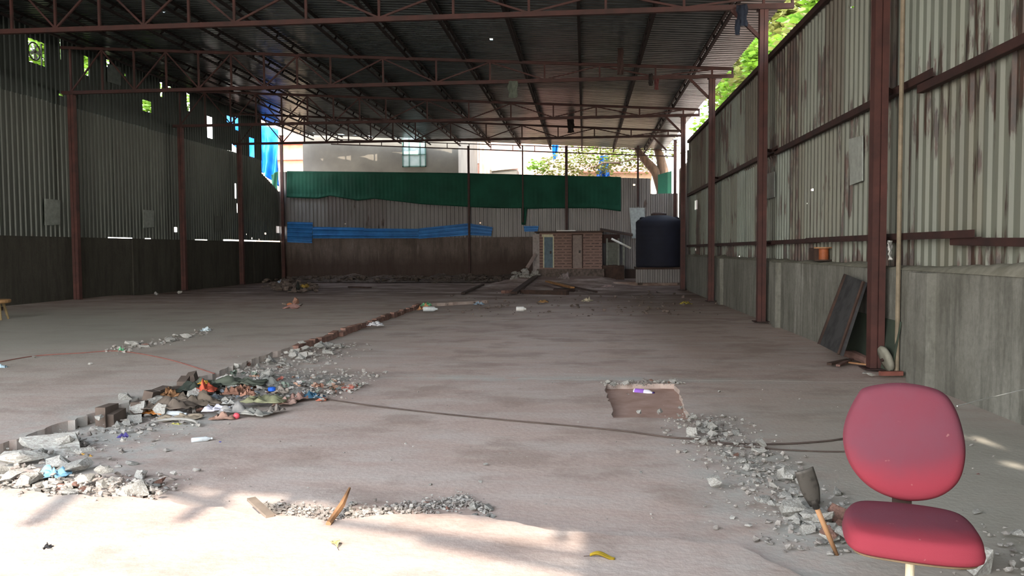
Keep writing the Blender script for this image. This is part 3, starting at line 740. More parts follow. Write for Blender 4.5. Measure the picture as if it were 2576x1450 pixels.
# crumpled cloth and bags
def crumple(name, c, w, h, amp, m, seed, lab, cat, hang=False, group=None, n=14, flat=.35):
    s = seed*3.7
    def f(a, v):
        x, y = (a-.5)*w, (v-.5)*h
        q = V((x/w*3+s, y/h*3, s)); d = noise.noise_vector(q*1.1)*amp + noise.noise_vector(q*2.7)*amp*.45
        if hang: return V((x*(.8+.3*noise.noise(V((v*3,s,0))))+d.x*.5, d.y, -v*h+d.z*.2))
        r = max(0, 1-(2*(a-.5))**2)*max(0, 1-(2*(v-.5))**2)
        return V((x+d.x*.6, y+d.y*.6, max(.004, abs(d.z)*1.2*flat*3*(.25+r)+.004)))
    o = MB().grid(f, n, n).build(name, m, smooth=True, solid=.004); o.location = c
    tag(o, lab, cat, group); return o
def hang(px, py, px1, py1, yy, m, lab, cat, name, seed):
    a, b2 = AY(px, py, yy), AY(px1, py1, yy); w = b2.x-a.x; h = a.z-b2.z
    return crumple(name, V(((a.x+b2.x)/2, yy, a.z)), w, h, min(w,h)*.22, m, seed, lab, cat, True, n=16)
hang(1848,12,1884,66,16.4,M['cloth_navy'],'dark navy jacket hanging from the truss by the second right column','jacket','hanging_jacket',1)
hang(1848,50,1862,88,16.35,M['cloth_navy'],'navy sleeve or strip of cloth hanging below the jacket','cloth','hanging_strip',9)
hang(1277,204,1303,246,22.9,M['cloth_grey'],'pale grey green cloth hanging from the second truss near mid roof','cloth','hanging_cloth',2)
hang(1426,290,1446,334,34.6,M['cloth_dark'],'black rag hanging on the farthest truss, right of centre','cloth','hanging_rag',3)
hang(1551,120,1570,188,22.0,tint('dark brown cloth', (62,46,42), .9),'long dark brown cloth hanging high under the roof right of centre','cloth','hanging_cloth',4)
hang(1630,185,1644,215,22.9,M['cloth_dark'],'small dark bundle hung on the second truss near its right end','cloth','hanging_bundle',5)
hang(1645,198,1658,226,22.9,tint('maroon cloth', (84,46,46), .9),'small maroon cloth hung beside the dark bundle on the second truss','cloth','hanging_cloth',6)
a = AX(2240,606,XWR-.06); b2 = AX(2258,655,XWR-.06)
o = crumple('white_cloth', V((XWR-.06, a.y, a.z)), .17, a.z-b2.z, .04, M['white'], 7, 'white crumpled cloth tied to the lower girt right of the nearest column', 'cloth', True); o.rotation_euler = (0,0,math.pi*.35)
p = AX(2268,600,XWR-.01); tag(MB().tube([(XWR-.04,p.y,.0),(XWR-.04,p.y,2.6),(XWR-.04,p.y,5.45)], .026, 8).build('conduit_pipe', tint('dusty beige pipe', (136,124,104), .7)), 'thin dusty beige conduit running up the right wall beside the nearest column', 'pipe')
# cable reel on the wall ledge
a = AX(2062,664,XWR+.02); 
rl_ = thing('cable_reel', 'wooden cable reel with orange core standing on the right wall ledge', 'cable reel', (XWR+.08, a.y, 1.29), 0)
MB().lathe([(.15,0),(.15,.02)], 20).build('flange', M['woodd'], rl_)
MB().lathe([(.075,.02),(.075,.2)], 20).build('core', tint('orange core', (150,84,50), .6), rl_)
MB().lathe([(.15,.2),(.15,.22)], 20).build('flange', M['wood'], rl_)
tag(MB().box((XWR+.02, a.y+.3, 1.30),(XWR+.2, a.y+.62, 1.50)).build('dark_box', M['woodd']), 'dark box on the right wall ledge behind the orange cored reel', 'box')

# ---------------------------------------------------------------- boards and scraps at the nearest column
p0, p1 = G(2062,868), G(2122,893)
bd = thing('leaning_board', 'tall sooty black board leaning against the right wall behind the nearest column', 'board', (0,0,0))
def leanboard(y0, y1, z1, x0, x1, th, m, par, nm, tiltY=0.0):
    A = [V((x0,y0,.02)), V((x0,y1,.02)), V((x1,y1+tiltY,z1)), V((x1,y0+tiltY,z1))]; n = (A[1]-A[0]).cross(A[3]-A[0]).normalized()*th
    return MB().add(A+[p+n for p in A], [(0,1,2,3),(7,6,5,4),(0,4,5,1),(1,5,6,2),(2,6,7,3),(3,7,4,0)]).build(nm, m, par, fix=True)
A = [AX(2066,868,3.30), AX(2122,897,3.26), AX(2182,712,3.62), AX(2135,693,3.64)]
A[0].z = max(A[0].z, 0.01); A[1].z = max(A[1].z, .01)
n = (A[1]-A[0]).cross(A[3]-A[0]).normalized()
if n.x > 0: n = -n
MB().add([p for p in A]+[p+n*.035 for p in A], [(0,1,2,3),(7,6,5,4),(0,4,5,1),(1,5,6,2),(2,6,7,3),(3,7,4,0)]).build('panel', M['board'], bd, fix=True)
for i, j in ((0,3),(1,2)): MB().beam(A[i]+n*.05+(A[1-i if i<2 else 0]-A[i])*.04, A[j]+n*.05, .03, .03).build('edge_strip', M['woodd'], bd)
tag(leanboard(9.75,11.6,.62,3.62,3.72,.02,M['greenboard'],None,'green_board'), 'low dull green board standing against the right wall behind the black board', 'board')
a = G(2226,925); 
dr = thing('white_disc', 'dirty white round disc propped at the foot of the nearest column', 'disc', (3.60, 9.85, .165))
MB().lathe([(.05,-.03),(.15,-.03),(.165,0),(.15,.03),(.05,.04)], 28, Matrix.Rotation(math.radians(70),3,'Y')@Matrix.Identity(3)).build('disc_body', M['plaster'], dr, smooth=True)
MB().lathe([(.02,.035),(.02,.06)], 10, Matrix.Rotation(math.radians(-110),3,'Y')).build('hub', M['steeld'], dr)
a, b2 = G(2118,888,.05), G(2182,908,.06)
tag(MB().tube([a, (a+b2)/2+V((0,0,.02)), b2], .05, 7, rr=[.04,.06,.05]).build('tree_log', tint('weathered pinkish wood', (120,92,84), .9)), 'thick weathered log lying at the foot of the black board', 'log')
a, b2 = G(2086,916,.02), G(2136,906,.03)
tag(MB().beam(a, b2, .07, .03).build('wood_scrap', M['woodd']), 'dark wood scrap lying left of the nearest column', 'wood scrap', 'wood scraps by the nearest column')
a, b2 = G(2108,920,.02), G(2142,904,.03)
tag(MB().beam(a, b2, .05, .025).build('wood_scrap', tint('weathered pinkish wood', (120,92,84), .9)), 'greyish forked wood scrap pointing at the log', 'wood scrap', 'wood scraps by the nearest column')
a, b2 = G(2135,912,.015), G(2185,918,.015)
tag(MB().beam(a, b2, .05, .02).build('wood_strip', M['wood']), 'yellowish flat wood strip beside the nearest column base', 'wood scrap', 'wood scraps by the nearest column')
a = G(2288,925,.05)
pot = thing('clay_pot', 'broken reddish clay pot lying by the right wall behind the chair', 'pot', (a.x, a.y, .08))
MB().lathe([(.04,-.12),(.09,-.08),(.11,.0),(.09,.08),(.085,.1),(.075,.09),(.09,0),(.06,-.07)], 20, Matrix.Rotation(math.radians(65),3,'X')).build('pot_body', tint('clay', (150,98,84), .9), pot, smooth=True)
a = G(2240,940,.03); tag(MB().beam(a-V((.12,0,0)), a+V((.14,.02,0)), .06, .05).build('brick_piece', tint('brick red', (128,78,68), .9)), 'broken red brick piece between nearest column and clay pot', 'brick')

# ---------------------------------------------------------------- rocks
def rockmesh(seed, flat=.6):
    rr = random.Random(seed); bm = bmesh.new()
    for i in range(14):
        v = V((rr.gauss(0,1), rr.gauss(0,1), rr.gauss(0,1))).normalized()*rr.uniform(.75,1.05); bm.verts.new((v.x, v.y*rr.uniform(.7,1), v.z*flat))
    r = bmesh.ops.convex_hull(bm, input=bm.verts)
    junk = [g for g in r['geom_interior'] if isinstance(g, bmesh.types.BMVert)]
    bmesh.ops.delete(bm, geom=junk, context='VERTS')
    bmesh.ops.subdivide_edges(bm, edges=bm.edges, cuts=1, use_grid_fill=True)
    for v in bm.verts: v.co += noise.noise_vector(v.co*2.3+V((seed,0,0)))*.10
    mz = min(v.co.z for v in bm.verts)
    for v in bm.verts: v.co.z -= mz
    me = bpy.data.meshes.new('concrete_chunk'); bm.to_mesh(me); bm.free(); return me
RM = [rockmesh(i, .45+.12*(i%4)) for i in range(10)]
RMB = [m.copy() for m in RM[:5]]
for m in RM: m.materials.append(M['concrete'])
for m in RMB: m.materials.append(M['concreteb'])
RMD = [m.copy() for m in RM[:5]]
for m in RMD: m.materials.clear(); m.materials.append(M['dark rubble'])
def chunk(p, s, lab, group, me=None, sc3=None, name='concrete_chunk'):
    o = bpy.data.objects.new(name, me or R.choice(RM)); col.objects.link(o); o.location = p
    o.rotation_euler = (R.uniform(-.25,.25), R.uniform(-.25,.25), R.uniform(0,6.28)); k = sc3 or (1, R.uniform(.7,1), R.uniform(.75,1.1)); o.scale = (s*k[0], s*k[1], s*k[2])
    tag(o, lab, 'rubble', group); return o
def scat(n, fn, s0, s1, lab, group, z=-.03, pb=.12, pile=0.0):
    for i in range(n):
        t = R.random(); p = fn(t); s = s0+(s1-s0)*R.random()**2.2
        zz = z-s*.12+ (R.random()**2)*pile
        chunk(V((p[0], p[1], zz)), s, lab, group, R.choice(RMB) if R.random() < pb else None)
def gravel(n, fn, s0, s1, lab, z=-.03, pile=0.0, m='gravel'):
    mb = MB()
    for i in range(n):
        p = fn(R.random()); s = s0+(s1-s0)*R.random()**2.5; me = RM[R.randrange(10)]; q = rotz(R.uniform(0,6.28)); k = R.uniform(.6,1)
        vs = [q@(v.co*s) for v in me.vertices]; zz = z+R.random()**2*pile-s*.1
        mb.add([(v.x+p[0], v.y*k+p[1], v.z+zz) for v in vs], [tuple(f.vertices) for f in me.polygons])
    return tag(mb.build('gravel', M[m]), lab, 'gravel', kind='stuff')
def lineto(a, b, w):
    a, b = V(a), V(b); n = V((-(b-a).y, (b-a).x)).normalized()
    def f(t):
        q = a+(b-a)*t+n*(R.gauss(0, w*.5)); return (q.x, q.y)
    return f
LZ = -.03
scat(60, lineto((-4.05,5.25),(-4.12,8.4),.42), .05, .15, 'grey concrete chunk in the rubble along the near half of the raised slab edge', 'rubble along the left slab edge', LZ, .08, .10)
gravel(900, lineto((-4.0,5.1),(-3.95,8.6),.6), .008, .035, 'crushed concrete spilled along the near half of the raised slab edge', LZ, .04)
scat(20, lineto((-3.9,8.9),(-3.3,8.0),.5), .04, .12, 'grey plaster chunk lying in the rubbish heap', 'plaster chunks in the rubbish heap', .0, .3, .06)
scat(34, lineto((-4.1,9.6),(-4.05,12.1),.42), .05, .13, 'grey concrete chunk in the rubble behind the rubbish heap', 'rubble behind the rubbish heap', LZ, .08, .1)
gravel(500, lineto((-4.0,9.4),(-4.0,12.6),.6), .01, .04, 'crushed concrete strewn behind the rubbish heap', LZ, .03)
a = G(140,1120,.02); chunk(V((a.x, a.y, -.02)), .26, 'largest flat grey concrete slab piece at the left edge of the picture', None, RM[3], (1.25,.72,.42))
a = G(60,1160,.0); chunk(V((a.x, a.y, -.02)), .17, 'second largest grey block near the left edge, before the flat slab piece', None, RM[6], (1.3,.8,.6))
a = G(190,1180,.0); chunk(V((a.x, a.y, -.02)), .12, 'lone grey block half in sun at the head of the front pit', None, RM[5], (1.2,.8,.7))
scat(48, lineto((-4.0,4.85),(-2.75,4.72),.22), .04, .12, 'sunlit chunk of concrete in the front pit at lower left', 'sunlit rubble in the front pit', LZ, .15, .07)
gravel(900, lineto((-4.2,4.85),(-2.6,4.72),.34), .008, .035, 'sunlit crushed concrete filling the front pit', LZ, .05)
scat(12, lineto((-1.9,4.5),(-.5,4.45),.15), .02, .05, 'small grey chunk by the front slab edge', 'small rubble by the front slab edge', LZ, .1, .02)
GP = [(655,1280,6),(760,1292,14),(860,1300,16),(960,1290,14),(1060,1280,12),(1130,1270,12),(1165,1262,14),(1225,1290,6)]
def gpath(t):
    k = min(len(GP)-2, int(t*(len(GP)-1))); f = t*(len(GP)-1)-k; a, b = GP[k], GP[k+1]
    g = G(a[0]+(b[0]-a[0])*f+R.gauss(0,7), a[1]+(b[1]-a[1])*f+R.gauss(0,.7)*(a[2]+(b[2]-a[2])*f), -.03); return (g.x, g.y)
gravel(1700, gpath, .006, .022, 'grey gravel strip along the front slab edge', LZ, .02)
scat(62, lambda t: (1.0+.28*(t**1.3)+R.gauss(0,.11+.05*t), 7.1-3.0*t), .025, .085, 'grey concrete chunk in the narrow rubble strip leading to the chair', 'rubble strip leading to the chair', LZ, .12, .06)
scat(16, lineto((1.13,4.9),(1.36,4.12),.2), .07, .13, 'large grey concrete block at the near end of the rubble strip beside the small spade', 'large blocks at the near end of the rubble strip', LZ, .08, .06)
gravel(1300, lambda t: (1.02+.25*t+R.gauss(0,.18), 7.3-3.3*t), .006, .028, 'crushed concrete along the narrow rubble strip leading to the chair', LZ, .03)
scat(16, lineto((2.0,3.55),(2.45,4.1),.35), .05, .13, 'grey concrete chunk right of the chair seat', 'rubble right of the chair', -.02, .1, .08)
gravel(300, lineto((1.95,3.4),(2.5,4.2),.5), .008, .03, 'crushed concrete right of the chair', -.02, .03)
scat(14, lineto((.25,9.0),(1.05,9.15),.12), .03, .07, 'small chunk on the back rim of the square recess', 'rubble on the recess rim', LZ, .4, .03)
gravel(260, lineto((.2,9.0),(1.1,9.15),.22), .008, .025, 'grit on the back rim of the square recess', LZ, .02)
scat(12, lambda t: (lambda g: (g.x, g.y))(G(290+230*t+R.uniform(-8,8), 884-48*t+R.uniform(-6,6), .055)), .05, .13, 'grey chunk in the thin line of rubble on the left slab', 'rubble line on the left slab', .055, .1, .02)
gravel(160, lambda t: (lambda g: (g.x, g.y))(G(280+250*t+R.uniform(-20,20), 886-50*t+R.uniform(-9,9), .055)), .01, .05, 'grit in the thin line of rubble on the left slab', .055, .01)
# loose pieces picked out on the open floor
loose = [(1810,988,.03,'white ball of plaster beyond the square recess'),(2445,1122,.025,'round white stone in the sun patches right of the chair back'),(1807,1088,.045,'white stone beside the narrow rubble strip, level with the cable'),(1711,1031,.055,'pale rounded stone at the front right corner of the recess'),
 (1660,1040,.045,'pale flat stone on the front rim of the recess'),(1607,1041,.04,'pale domed stone at the front middle of the recess'),(1973,1195,.04,'white stone left of the small spade'),(1835,1130,.035,'round stone just right of the rubble strip'),(1222,1172,.025,'lone pebble mid floor above the front gravel'),
 (1083,1222,.02,'tiny pebble left of the floor scar'),(1208,1215,.018,'tiny pebble right of the floor scar'),(1612,1190,.022,'pebble on the bare floor between gravel and rubble strip'),(1230,1285,.05,'grey lump with brown side at the right end of the front gravel'),(1228,1303,.03,'small lump below the brown sided lump'),
 (2458,1295,.035,'flat pale stone right of the chair'),(515,1110,.05,'pale oval flake on the floor below the rubbish heap'),(825,918,.06,'lone pale block right of the rubble behind the heap'),(2190,946,.06,'lump of mortar at the nearest column foot'),(2175,940,.05,'white lump at the nearest column foot'),
 (85,902,.05,'small white stone on the left slab'),(228,918,.04,'small pale stone on the left slab below the rubble line'),(1724,1140,.035,'round stone at the left side of the rubble strip'),(600,898,.03,'tiny bit of plaster on the left slab'),(330,1172,.05,'brown clod above the sunlit pit')]
for px, py, s, lab in loose:
    g = G(px, py, -.03); 
    if g.x < -4.45: g = G(px, py, .055)
    elif g.y > 9.3: g = G(px, py, 0)
    if g.y < 4.1 and g.x < 1: g = G(px, py, .012)
    chunk(g, s, lab, None, sc3=(1,.8,.85), name='loose_stone')
gravel(260, lambda t: (R.uniform(-4,3.2), 4.4+8*R.random()**1.5), .004, .014, 'specks of grit scattered over the open floor', LZ, 0)
# broken kerb bricks standing along the raised slab edge farther back
def kerb(t): 
    return V((-4.36, 11.8+t*8.8, 0))
for i in range(26):
    p = kerb(i/25); s = R.uniform(.09,.17)
    o = MB().box((-.05,-s,-.03),(.05,s,.06+R.uniform(-.02,.03))).build('kerb_brick', M['concreteb']); o.location = p+V((R.uniform(-.03,.03),0,0)); o.rotation_euler = (R.uniform(-.06,.06),0,R.uniform(-.12,.12))
    tag(o, 'brown brick edging the raised slab beyond the rubble', 'brick', 'brick kerb of the raised slab')
for i, (px, py) in enumerate(((350,1040),(378,1018),(405,1008),(440,995),(462,985),(488,970),(270,1062),(290,1060))):
    g = G(px, py, 0.0); h = R.uniform(.08,.15)
    o = MB().box((-.045,-.11,-.05),(.045,.11,h)).build('edge_brick', tint('dark worn brick', (96,84,76), .95)); o.location = (g.x, g.y, 0.0); o.rotation_euler = (R.uniform(-.15,.15), R.uniform(-.25,.25), R.uniform(-.3,.5))
    tag(o, 'dark worn brick standing on edge along the rubbish heap', 'brick', 'bricks on edge beside the rubbish heap')

# ---------------------------------------------------------------- rubbish heap
def item(px, py, w, h, amp, c, seed, lab, cat, name, rz=0, z=0.0, rough=.8, tr=0, flat=.5):
    c = tuple(int(.8*x+.2*(sum(c)/3)*.8) for x in c)
    g = G(px, py, z); o = crumple(name, V((g.x, g.y, z-.02)), w, h, amp, tint('rubbish %d %d %d' % c, c, rough, tr), seed, lab, cat, flat=flat); o.rotation_euler = (0,0,rz); return o
heapg = 'rubbish heap at the broken slab edge'
mb = MB()
def heapf(a, v):
    X = -4.35+1.9*a; Y = 7.75+1.9*v; b0 = math.sin(math.pi*min(1,a*.9+.1))*math.sin(math.pi*v)
    return V((X, Y, -.05+.13*max(0,b0)*(1-.75*a)+.03*noise.noise(V((X*5,Y*5,0)))))
tag(mb.grid(heapf, 40, 40).build('dirt_mound', M['gravel'], smooth=True), 'low mound of grey dirt and grit under the rubbish heap', 'dirt', kind='stuff')
gravel(600, lambda t: (-4.3+1.9*R.random(), 7.7+1.9*R.random()), .01, .04, 'grit and plaster crumbs mixed through the rubbish heap', 0.0, .04)
items = [
 (500,975,.40,.30,.10,(62,70,60),11,'dark green plastic sheet at the back corner of the rubbish heap','plastic sheet','plastic_sheet',.3,.08),
 (575,962,.75,.34,.10,(98,106,90),12,'large crumpled olive tarpaulin behind the rubbish heap','tarpaulin','crumpled_tarpaulin',.1,.08),
 (670,965,.65,.26,.07,(136,138,130),13,'grey flattened sack right of the olive tarpaulin','sack','grey_sack',-.1,.03),
 (515,980,.22,.16,.07,(214,84,56),14,'orange red plastic bag under the olive tarpaulin','plastic bag','plastic_bag',.2,.10),
 (512,962,.09,.08,.04,(226,170,50),15,'small yellow wrapper on top of the heap','wrapper','wrapper',.2,.15),
 (590,988,.22,.16,.07,(140,96,76),16,'left coil of brown rag in the middle of the heap','rag','brown_rag',.1,.10),
 (612,985,.20,.16,.07,(150,102,80),17,'right coil of brown rag in the middle of the heap','rag','brown_rag',.8,.10),
 (430,992,.17,.15,.07,(170,120,76),18,'tan paper bag at the left of the heap','paper bag','paper_bag',.1,.08),
 (490,1010,.60,.20,.09,(112,98,84),19,'long brown cloth bundle along the front of the heap','cloth','cloth_bundle',-.1,.07),
 (430,1022,.45,.17,.08,(112,98,86),20,'brown cloth roll at the front left of the heap','cloth','cloth_roll',.3,.07),
 (525,997,.26,.12,.04,(112,122,128),21,'blue grey cloth lying in the heap','cloth','blue_grey_cloth',0,.09),
 (422,1025,.13,.12,.07,(206,200,208),22,'white plastic scrap sticking up at the front left of the heap','plastic scrap','plastic_scrap',.5,.05),
 (545,1028,.26,.14,.05,(210,208,222),23,'pale lilac plastic sheet at the front of the heap','plastic sheet','plastic_sheet',.2,.04),
 (388,1036,.20,.10,.04,(232,140,54),24,'orange wrapper at the left tip of the heap','wrapper','wrapper',-.2,.03),
 (376,1026,.07,.06,.03,(96,150,116),25,'small green scrap above the orange wrapper','plastic scrap','plastic_scrap',.2,.05),
 (665,1005,.42,.26,.07,(148,150,112),26,'yellow green crumpled cloth right of middle in the heap','cloth','crumpled_cloth',.1,.05),
 (640,1037,.30,.16,.05,(160,158,150),27,'grey torn sack piece at the front right of the heap','sack','torn_sack',-.2,.02),
 (590,1030,.30,.18,.05,(150,148,144),28,'grey papery sack at the front middle of the heap','sack','papery_sack',.2,.03),
 (785,995,.26,.13,.05,(52,100,132),29,'blue cloth at the right tip of the rubbish heap','cloth','blue_cloth',-.1,.02),
 (810,1003,.09,.06,.03,(232,128,96),30,'salmon scrap right of the blue cloth','plastic scrap','plastic_scrap',.1,.0),
 (705,983,.16,.14,.05,(180,164,148),31,'beige net bag behind the blue cap','bag','net_bag',.1,.05),
 (715,1010,.22,.18,.05,(188,152,136),32,'pinkish paper scraps at the right of the heap','paper','paper_scraps',.5,.02),
 (745,1000,.26,.18,.05,(170,128,114),33,'reddish rag left of the blue cloth','rag','reddish_rag',.9,.02),
 (455,1050,.36,.14,.05,(168,152,128),34,'beige paper lying before the heap','paper','beige_paper',.4,.0),
 (622,990,.12,.12,.05,(176,124,100),35,'tan crumpled paper above the brown rags','paper','crumpled_paper',.4,.13),
 (575,1010,.16,.10,.03,(188,186,180),36,'off white paper in the middle of the heap','paper','off_white_paper',.3,.07),
 (560,1048,.22,.12,.04,(176,136,116),37,'terracotta coloured scraps at the front of the heap','scraps','terracotta_scraps',.2,.0),
 (690,1030,.2,.14,.05,(150,140,130),38,'grey brown rag at the front right of the heap','rag','grey_brown_rag',1.1,.02),
 (445,1065,.12,.05,.02,(184,176,84),39,'yellow leaf like wrapper in front of the clear bottle','wrapper','wrapper',-.1,-.02),
 (215,1143,.17,.035,.02,(226,166,60),40,'long orange yellow wrapper on the floor below the flat slab piece','wrapper','wrapper',-.35,-.02),
 (135,1190,.2,.12,.05,(120,182,222),41,'light blue plastic bag on the sunlit rubble','plastic bag','plastic_bag',.2,.01),
 (308,1098,.09,.05,.03,(84,74,150),42,'violet wrapper on the floor right of the slab rubble','wrapper','wrapper',.1,-.02),
 (553,1110,.03,.02,.01,(70,70,170),43,'tiny blue cap beside the pale oval flake','bottle cap','plastic_scrap',.1,-.02),
 (122,1374,.065,.05,.03,(36,36,40),44,'small black plastic scrap on the sunlit floor at lower left','plastic scrap','plastic_scrap',.1,.02),
 (1780,1260,.03,.02,.01,(110,80,180),45,'tiny violet scrap left of the rubble strip','wrapper','wrapper',.1,-.02),
 (305,883,.16,.1,.05,(110,200,140),46,'bright green plastic scrap at the near end of the thin rubble line','plastic scrap','plastic_scrap',.3,.06),
 (518,832,.2,.12,.06,(196,216,222),47,'pale plastic scrap at the far end of the thin rubble line','plastic scrap','plastic_scrap',.3,.06),
 (8,924,.13,.1,.05,(170,200,216),48,'pale blue plastic scrap at the left picture edge on the slab','plastic scrap','plastic_scrap',.3,.06),
 (945,818,.3,.2,.08,(206,204,208),49,'white crumpled plastic on the raised slab edge, mid distance','plastic bag','plastic_bag',.2,.04),
 (1072,768,.28,.2,.08,(110,190,130),50,'small green plastic at the end of the brick kerb','plastic scrap','plastic_scrap',.2,.08),
 (1066,778,.3,.2,.10,(190,130,84),51,'tan cloth at the end of the brick kerb','cloth','tan_cloth',.2,.03),
 (1205,765,.3,.18,.07,(140,164,186),52,'pale blue scrap on the floor beyond the kerb end','plastic scrap','plastic_scrap',.2,.0),
 (2460,1190,.05,.015,.01,(140,60,54),53,'short dark red scrap right of the chair back','scrap','scrap',.4,-.02)]
for it in items:
    item(*it[:11], z=it[11] if len(it) > 11 else 0)
sm = []
for i in range(6):
    rr_ = random.Random(90+i); mb = MB()
    mb.grid(lambda a, v: V(((a-.5), (v-.5)*.6, .12+.35*noise.noise(V((a*3+i*5, v*3, i))))), 5, 4); sm.append(mb)
cols = [(196,190,184),(150,112,96),(120,132,120),(186,150,128),(92,84,78),(170,166,160),(160,96,84),(140,150,160)]
sme = []
for i in range(12):
    me = bpy.data.meshes.new('small_scrap'); q = sm[i%6]; me.from_pydata(q.v, [], q.f); me.update(); me.materials.append(tint('scrap tone %d' % (i%8), cols[i%8], .85)); sme.append(me)
for i in range(110):
    a_ = R.random(); X = -4.2+1.75*a_; Y = 8.5+(R.random()-.5)*1.7*(1.05-a_*.75); o = bpy.data.objects.new('small_scrap', R.choice(sme)); col.objects.link(o)
    o.location = (X, Y, -.02+.10*(1-a_)*R.random()); k = R.uniform(.05,.13); o.scale = (k,k,k*R.uniform(.6,1.6)); o.rotation_euler = (R.uniform(-.5,.5),R.uniform(-.5,.5),R.uniform(0,6.28))
    tag(o, 'small scrap of paper or plastic strewn in the rubbish heap', 'scrap', 'small scraps in the rubbish heap')
g = G(684,988,.07); tag(MB().lathe([(.02,-.01),(.038,0),(.038,.03),(.02,.035)], 16).build('round_plastic_scrap', tint('bright blue plastic', (40,104,220), .4)), 'bright blue bottle cap on the rubbish heap', 'bottle cap').location = (g.x, g.y, .09)
g = G(595,1052,-.02); tag(MB().lathe([(.005,.0),(.024,.01),(.03,.03),(.022,.05),(.004,.058)], 14).build('pink_ball', tint('pink plastic', (230,92,104), .5), smooth=True), 'small pink ball on the floor in front of the heap', 'ball').location = (g.x, g.y, -.03)
def bottle(px, py, z, ang, ln, r, mc, capc, lab, bandc=None):
    g = G(px, py, z); t = thing('plastic_bottle', lab, 'bottle', (g.x, g.y, z+r), ang)
    q = Matrix.Rotation(math.pi/2, 3, 'Y')
    MB().lathe([(r*.8,-ln/2),(r,-ln/2+.01),(r,ln*.2),(r*.9,ln*.26),(r*.45,ln*.38),(r*.4,ln*.44)], 18, q).build('bottle_body', mc, t, smooth=True)
    MB().lathe([(r*.46,ln*.42),(r*.46,ln*.5)], 14, q).build('bottle_cap', capc, t)
    if bandc: MB().lathe([(r*1.03,-ln*.42),(r*1.03,ln*.02)], 18, q).build('bottle_label', bandc, t)
    return t
clear = tint('cloudy clear plastic', (196,202,204), .25)
bottle(1620,996,-.12, -.45,.24,.036, tint('milky white bottle', (226,224,232), .35), tint('dark purple cap', (60,40,104), .4), 'white bottle with purple label lying in the square recess', tint('purple label', (146,96,196), .5))
bottle(436,1052,-.03, .1,.25,.033, clear, clear, 'clear plastic bottle at the front of the rubbish heap')
bottle(1083,784,0, .05,.36,.06, clear, clear, 'clear bottle on the floor by the kerb end')
bottle(1311,784,0, .05,.24,.06, M['white'], M['white'], 'short white bottle alone on the mid floor')
bottle(508,1112,-.03, .5,.16,.02, clear, clear, 'small clear flask on the floor below the heap')
# wire loop, cables
g = G(455,1070,0)
tag(MB().tube([(g.x+.22*math.cos(t)-.1, g.y+.10*math.sin(t)+.05, -.01+.03*math.sin(t)) for t in [i*.3 for i in range(19)]], .012, 6).build('hose_loop', tint('grey hose', (150,148,142), .6)), 'loop of grey hose in front of the rubbish heap', 'hose')
def floorcable(pts, r, lab, m=None, z=-.025, name='floor_cable'):
    P = [G(x, y, z) for x, y in pts]; P = [V((p.x, p.y, z+r)) for p in P]; Q = []
    for i in range(len(P)-1):
        a, b2, c2, d2 = P[max(i-1,0)], P[i], P[i+1], P[min(i+2,len(P)-1)]
        for k in range(8):
            t = k/8; Q.append(.5*((2*b2)+(c2-a)*t+(2*a-5*b2+4*c2-d2)*t*t+(3*b2-a-3*c2+d2)*t**3))
    Q.append(P[-1]); return tag(MB().tube(Q, r, 6).build(name, m or M['wire']), lab, 'cable')
floorcable([(812,1005),(860,1012),(960,1026),(1100,1042),(1260,1058),(1420,1072),(1560,1086),(1680,1102),(1760,1108),(1830,1118),(1920,1120),(2000,1118),(2080,1112),(2135,1104)], .007, 'long thin dark cable crossing the floor from the rubbish heap to the chair')
floorcable([(1770,1110),(1830,1122),(1920,1130),(2020,1136),(2130,1138),(2300,1130)], .005, 'second thin cable passing behind the chair below the long one')
floorcable([(0,912),(90,897),(200,890),(300,885),(420,905),(540,942)], .007, 'thin reddish cable winding over the left slab', tint('reddish cable', (140,92,84), .8), .057)
a, b2 = V((2.62,5.6,.35)), AX(2576,962,XWR-.02)
p = AY(2408,1022,5.2); tag(MB().tube([p, (p+b2)/2+V((0,0,-.03)), b2+V((.0,-.4,.06))], .004, 5).build('string', M['white']), 'thin white string slanting up to the right wall behind the chair', 'string')

# leaves and stick
def leaf(px, py, z, w, l, rz, c, lab):
    g = G(px, py, z)
    def f(a, v):
        t = v; ww = w*math.sin(math.pi*min(.98,max(.02,t)))**.8
        return V(((t-.5)*l, (a-.5)*ww, .006+abs(a-.5)*.03+.01*math.sin(t*5)))
    t = thing('dry_leaf', lab, 'leaf', (g.x, g.y, z), rz)
    MB().grid(f, 6, 12).build('blade', tint('leaf %d' % c[0], c, .6, .2), t, smooth=True, solid=.001)
    MB().tube([(-l/2,0,.01),(-l/2-.03,0,.006)], .0015, 5).build('stalk', M['woodd'], t)
leaf(843,1374,.012,.05,.10,2.1,(214,206,140),'pale yellow leaf lying on the sunlit floor')
leaf(1515,1407,.012,.035,.12,-.15,(170,144,40),'curled mustard yellow leaf in the shade at bottom centre')
a, b2 = G(826,1328,.0), G(880,1266,-.02)
tag(MB().tube([a+V((0,0,.02)), a*.5+b2*.5+V((.01,0,.05)), b2+V((0,0,.09))], .02, 6, rr=[.016,.02,.008]).build('wood_stick', M['wood']), 'split wooden stick leaning over the front gravel', 'stick')
a, b2 = G(632,1272,0), G(680,1308,0)
tag(MB().beam(a+V((0,0,.04)), b2+V((0,0,.02)), .05, .015).build('cardboard_strip', tint('grey brown card', (128,116,104), .9)), 'grey folded card strip at the left end of the front gravel', 'card')
g = G(1145,1215,-.02)

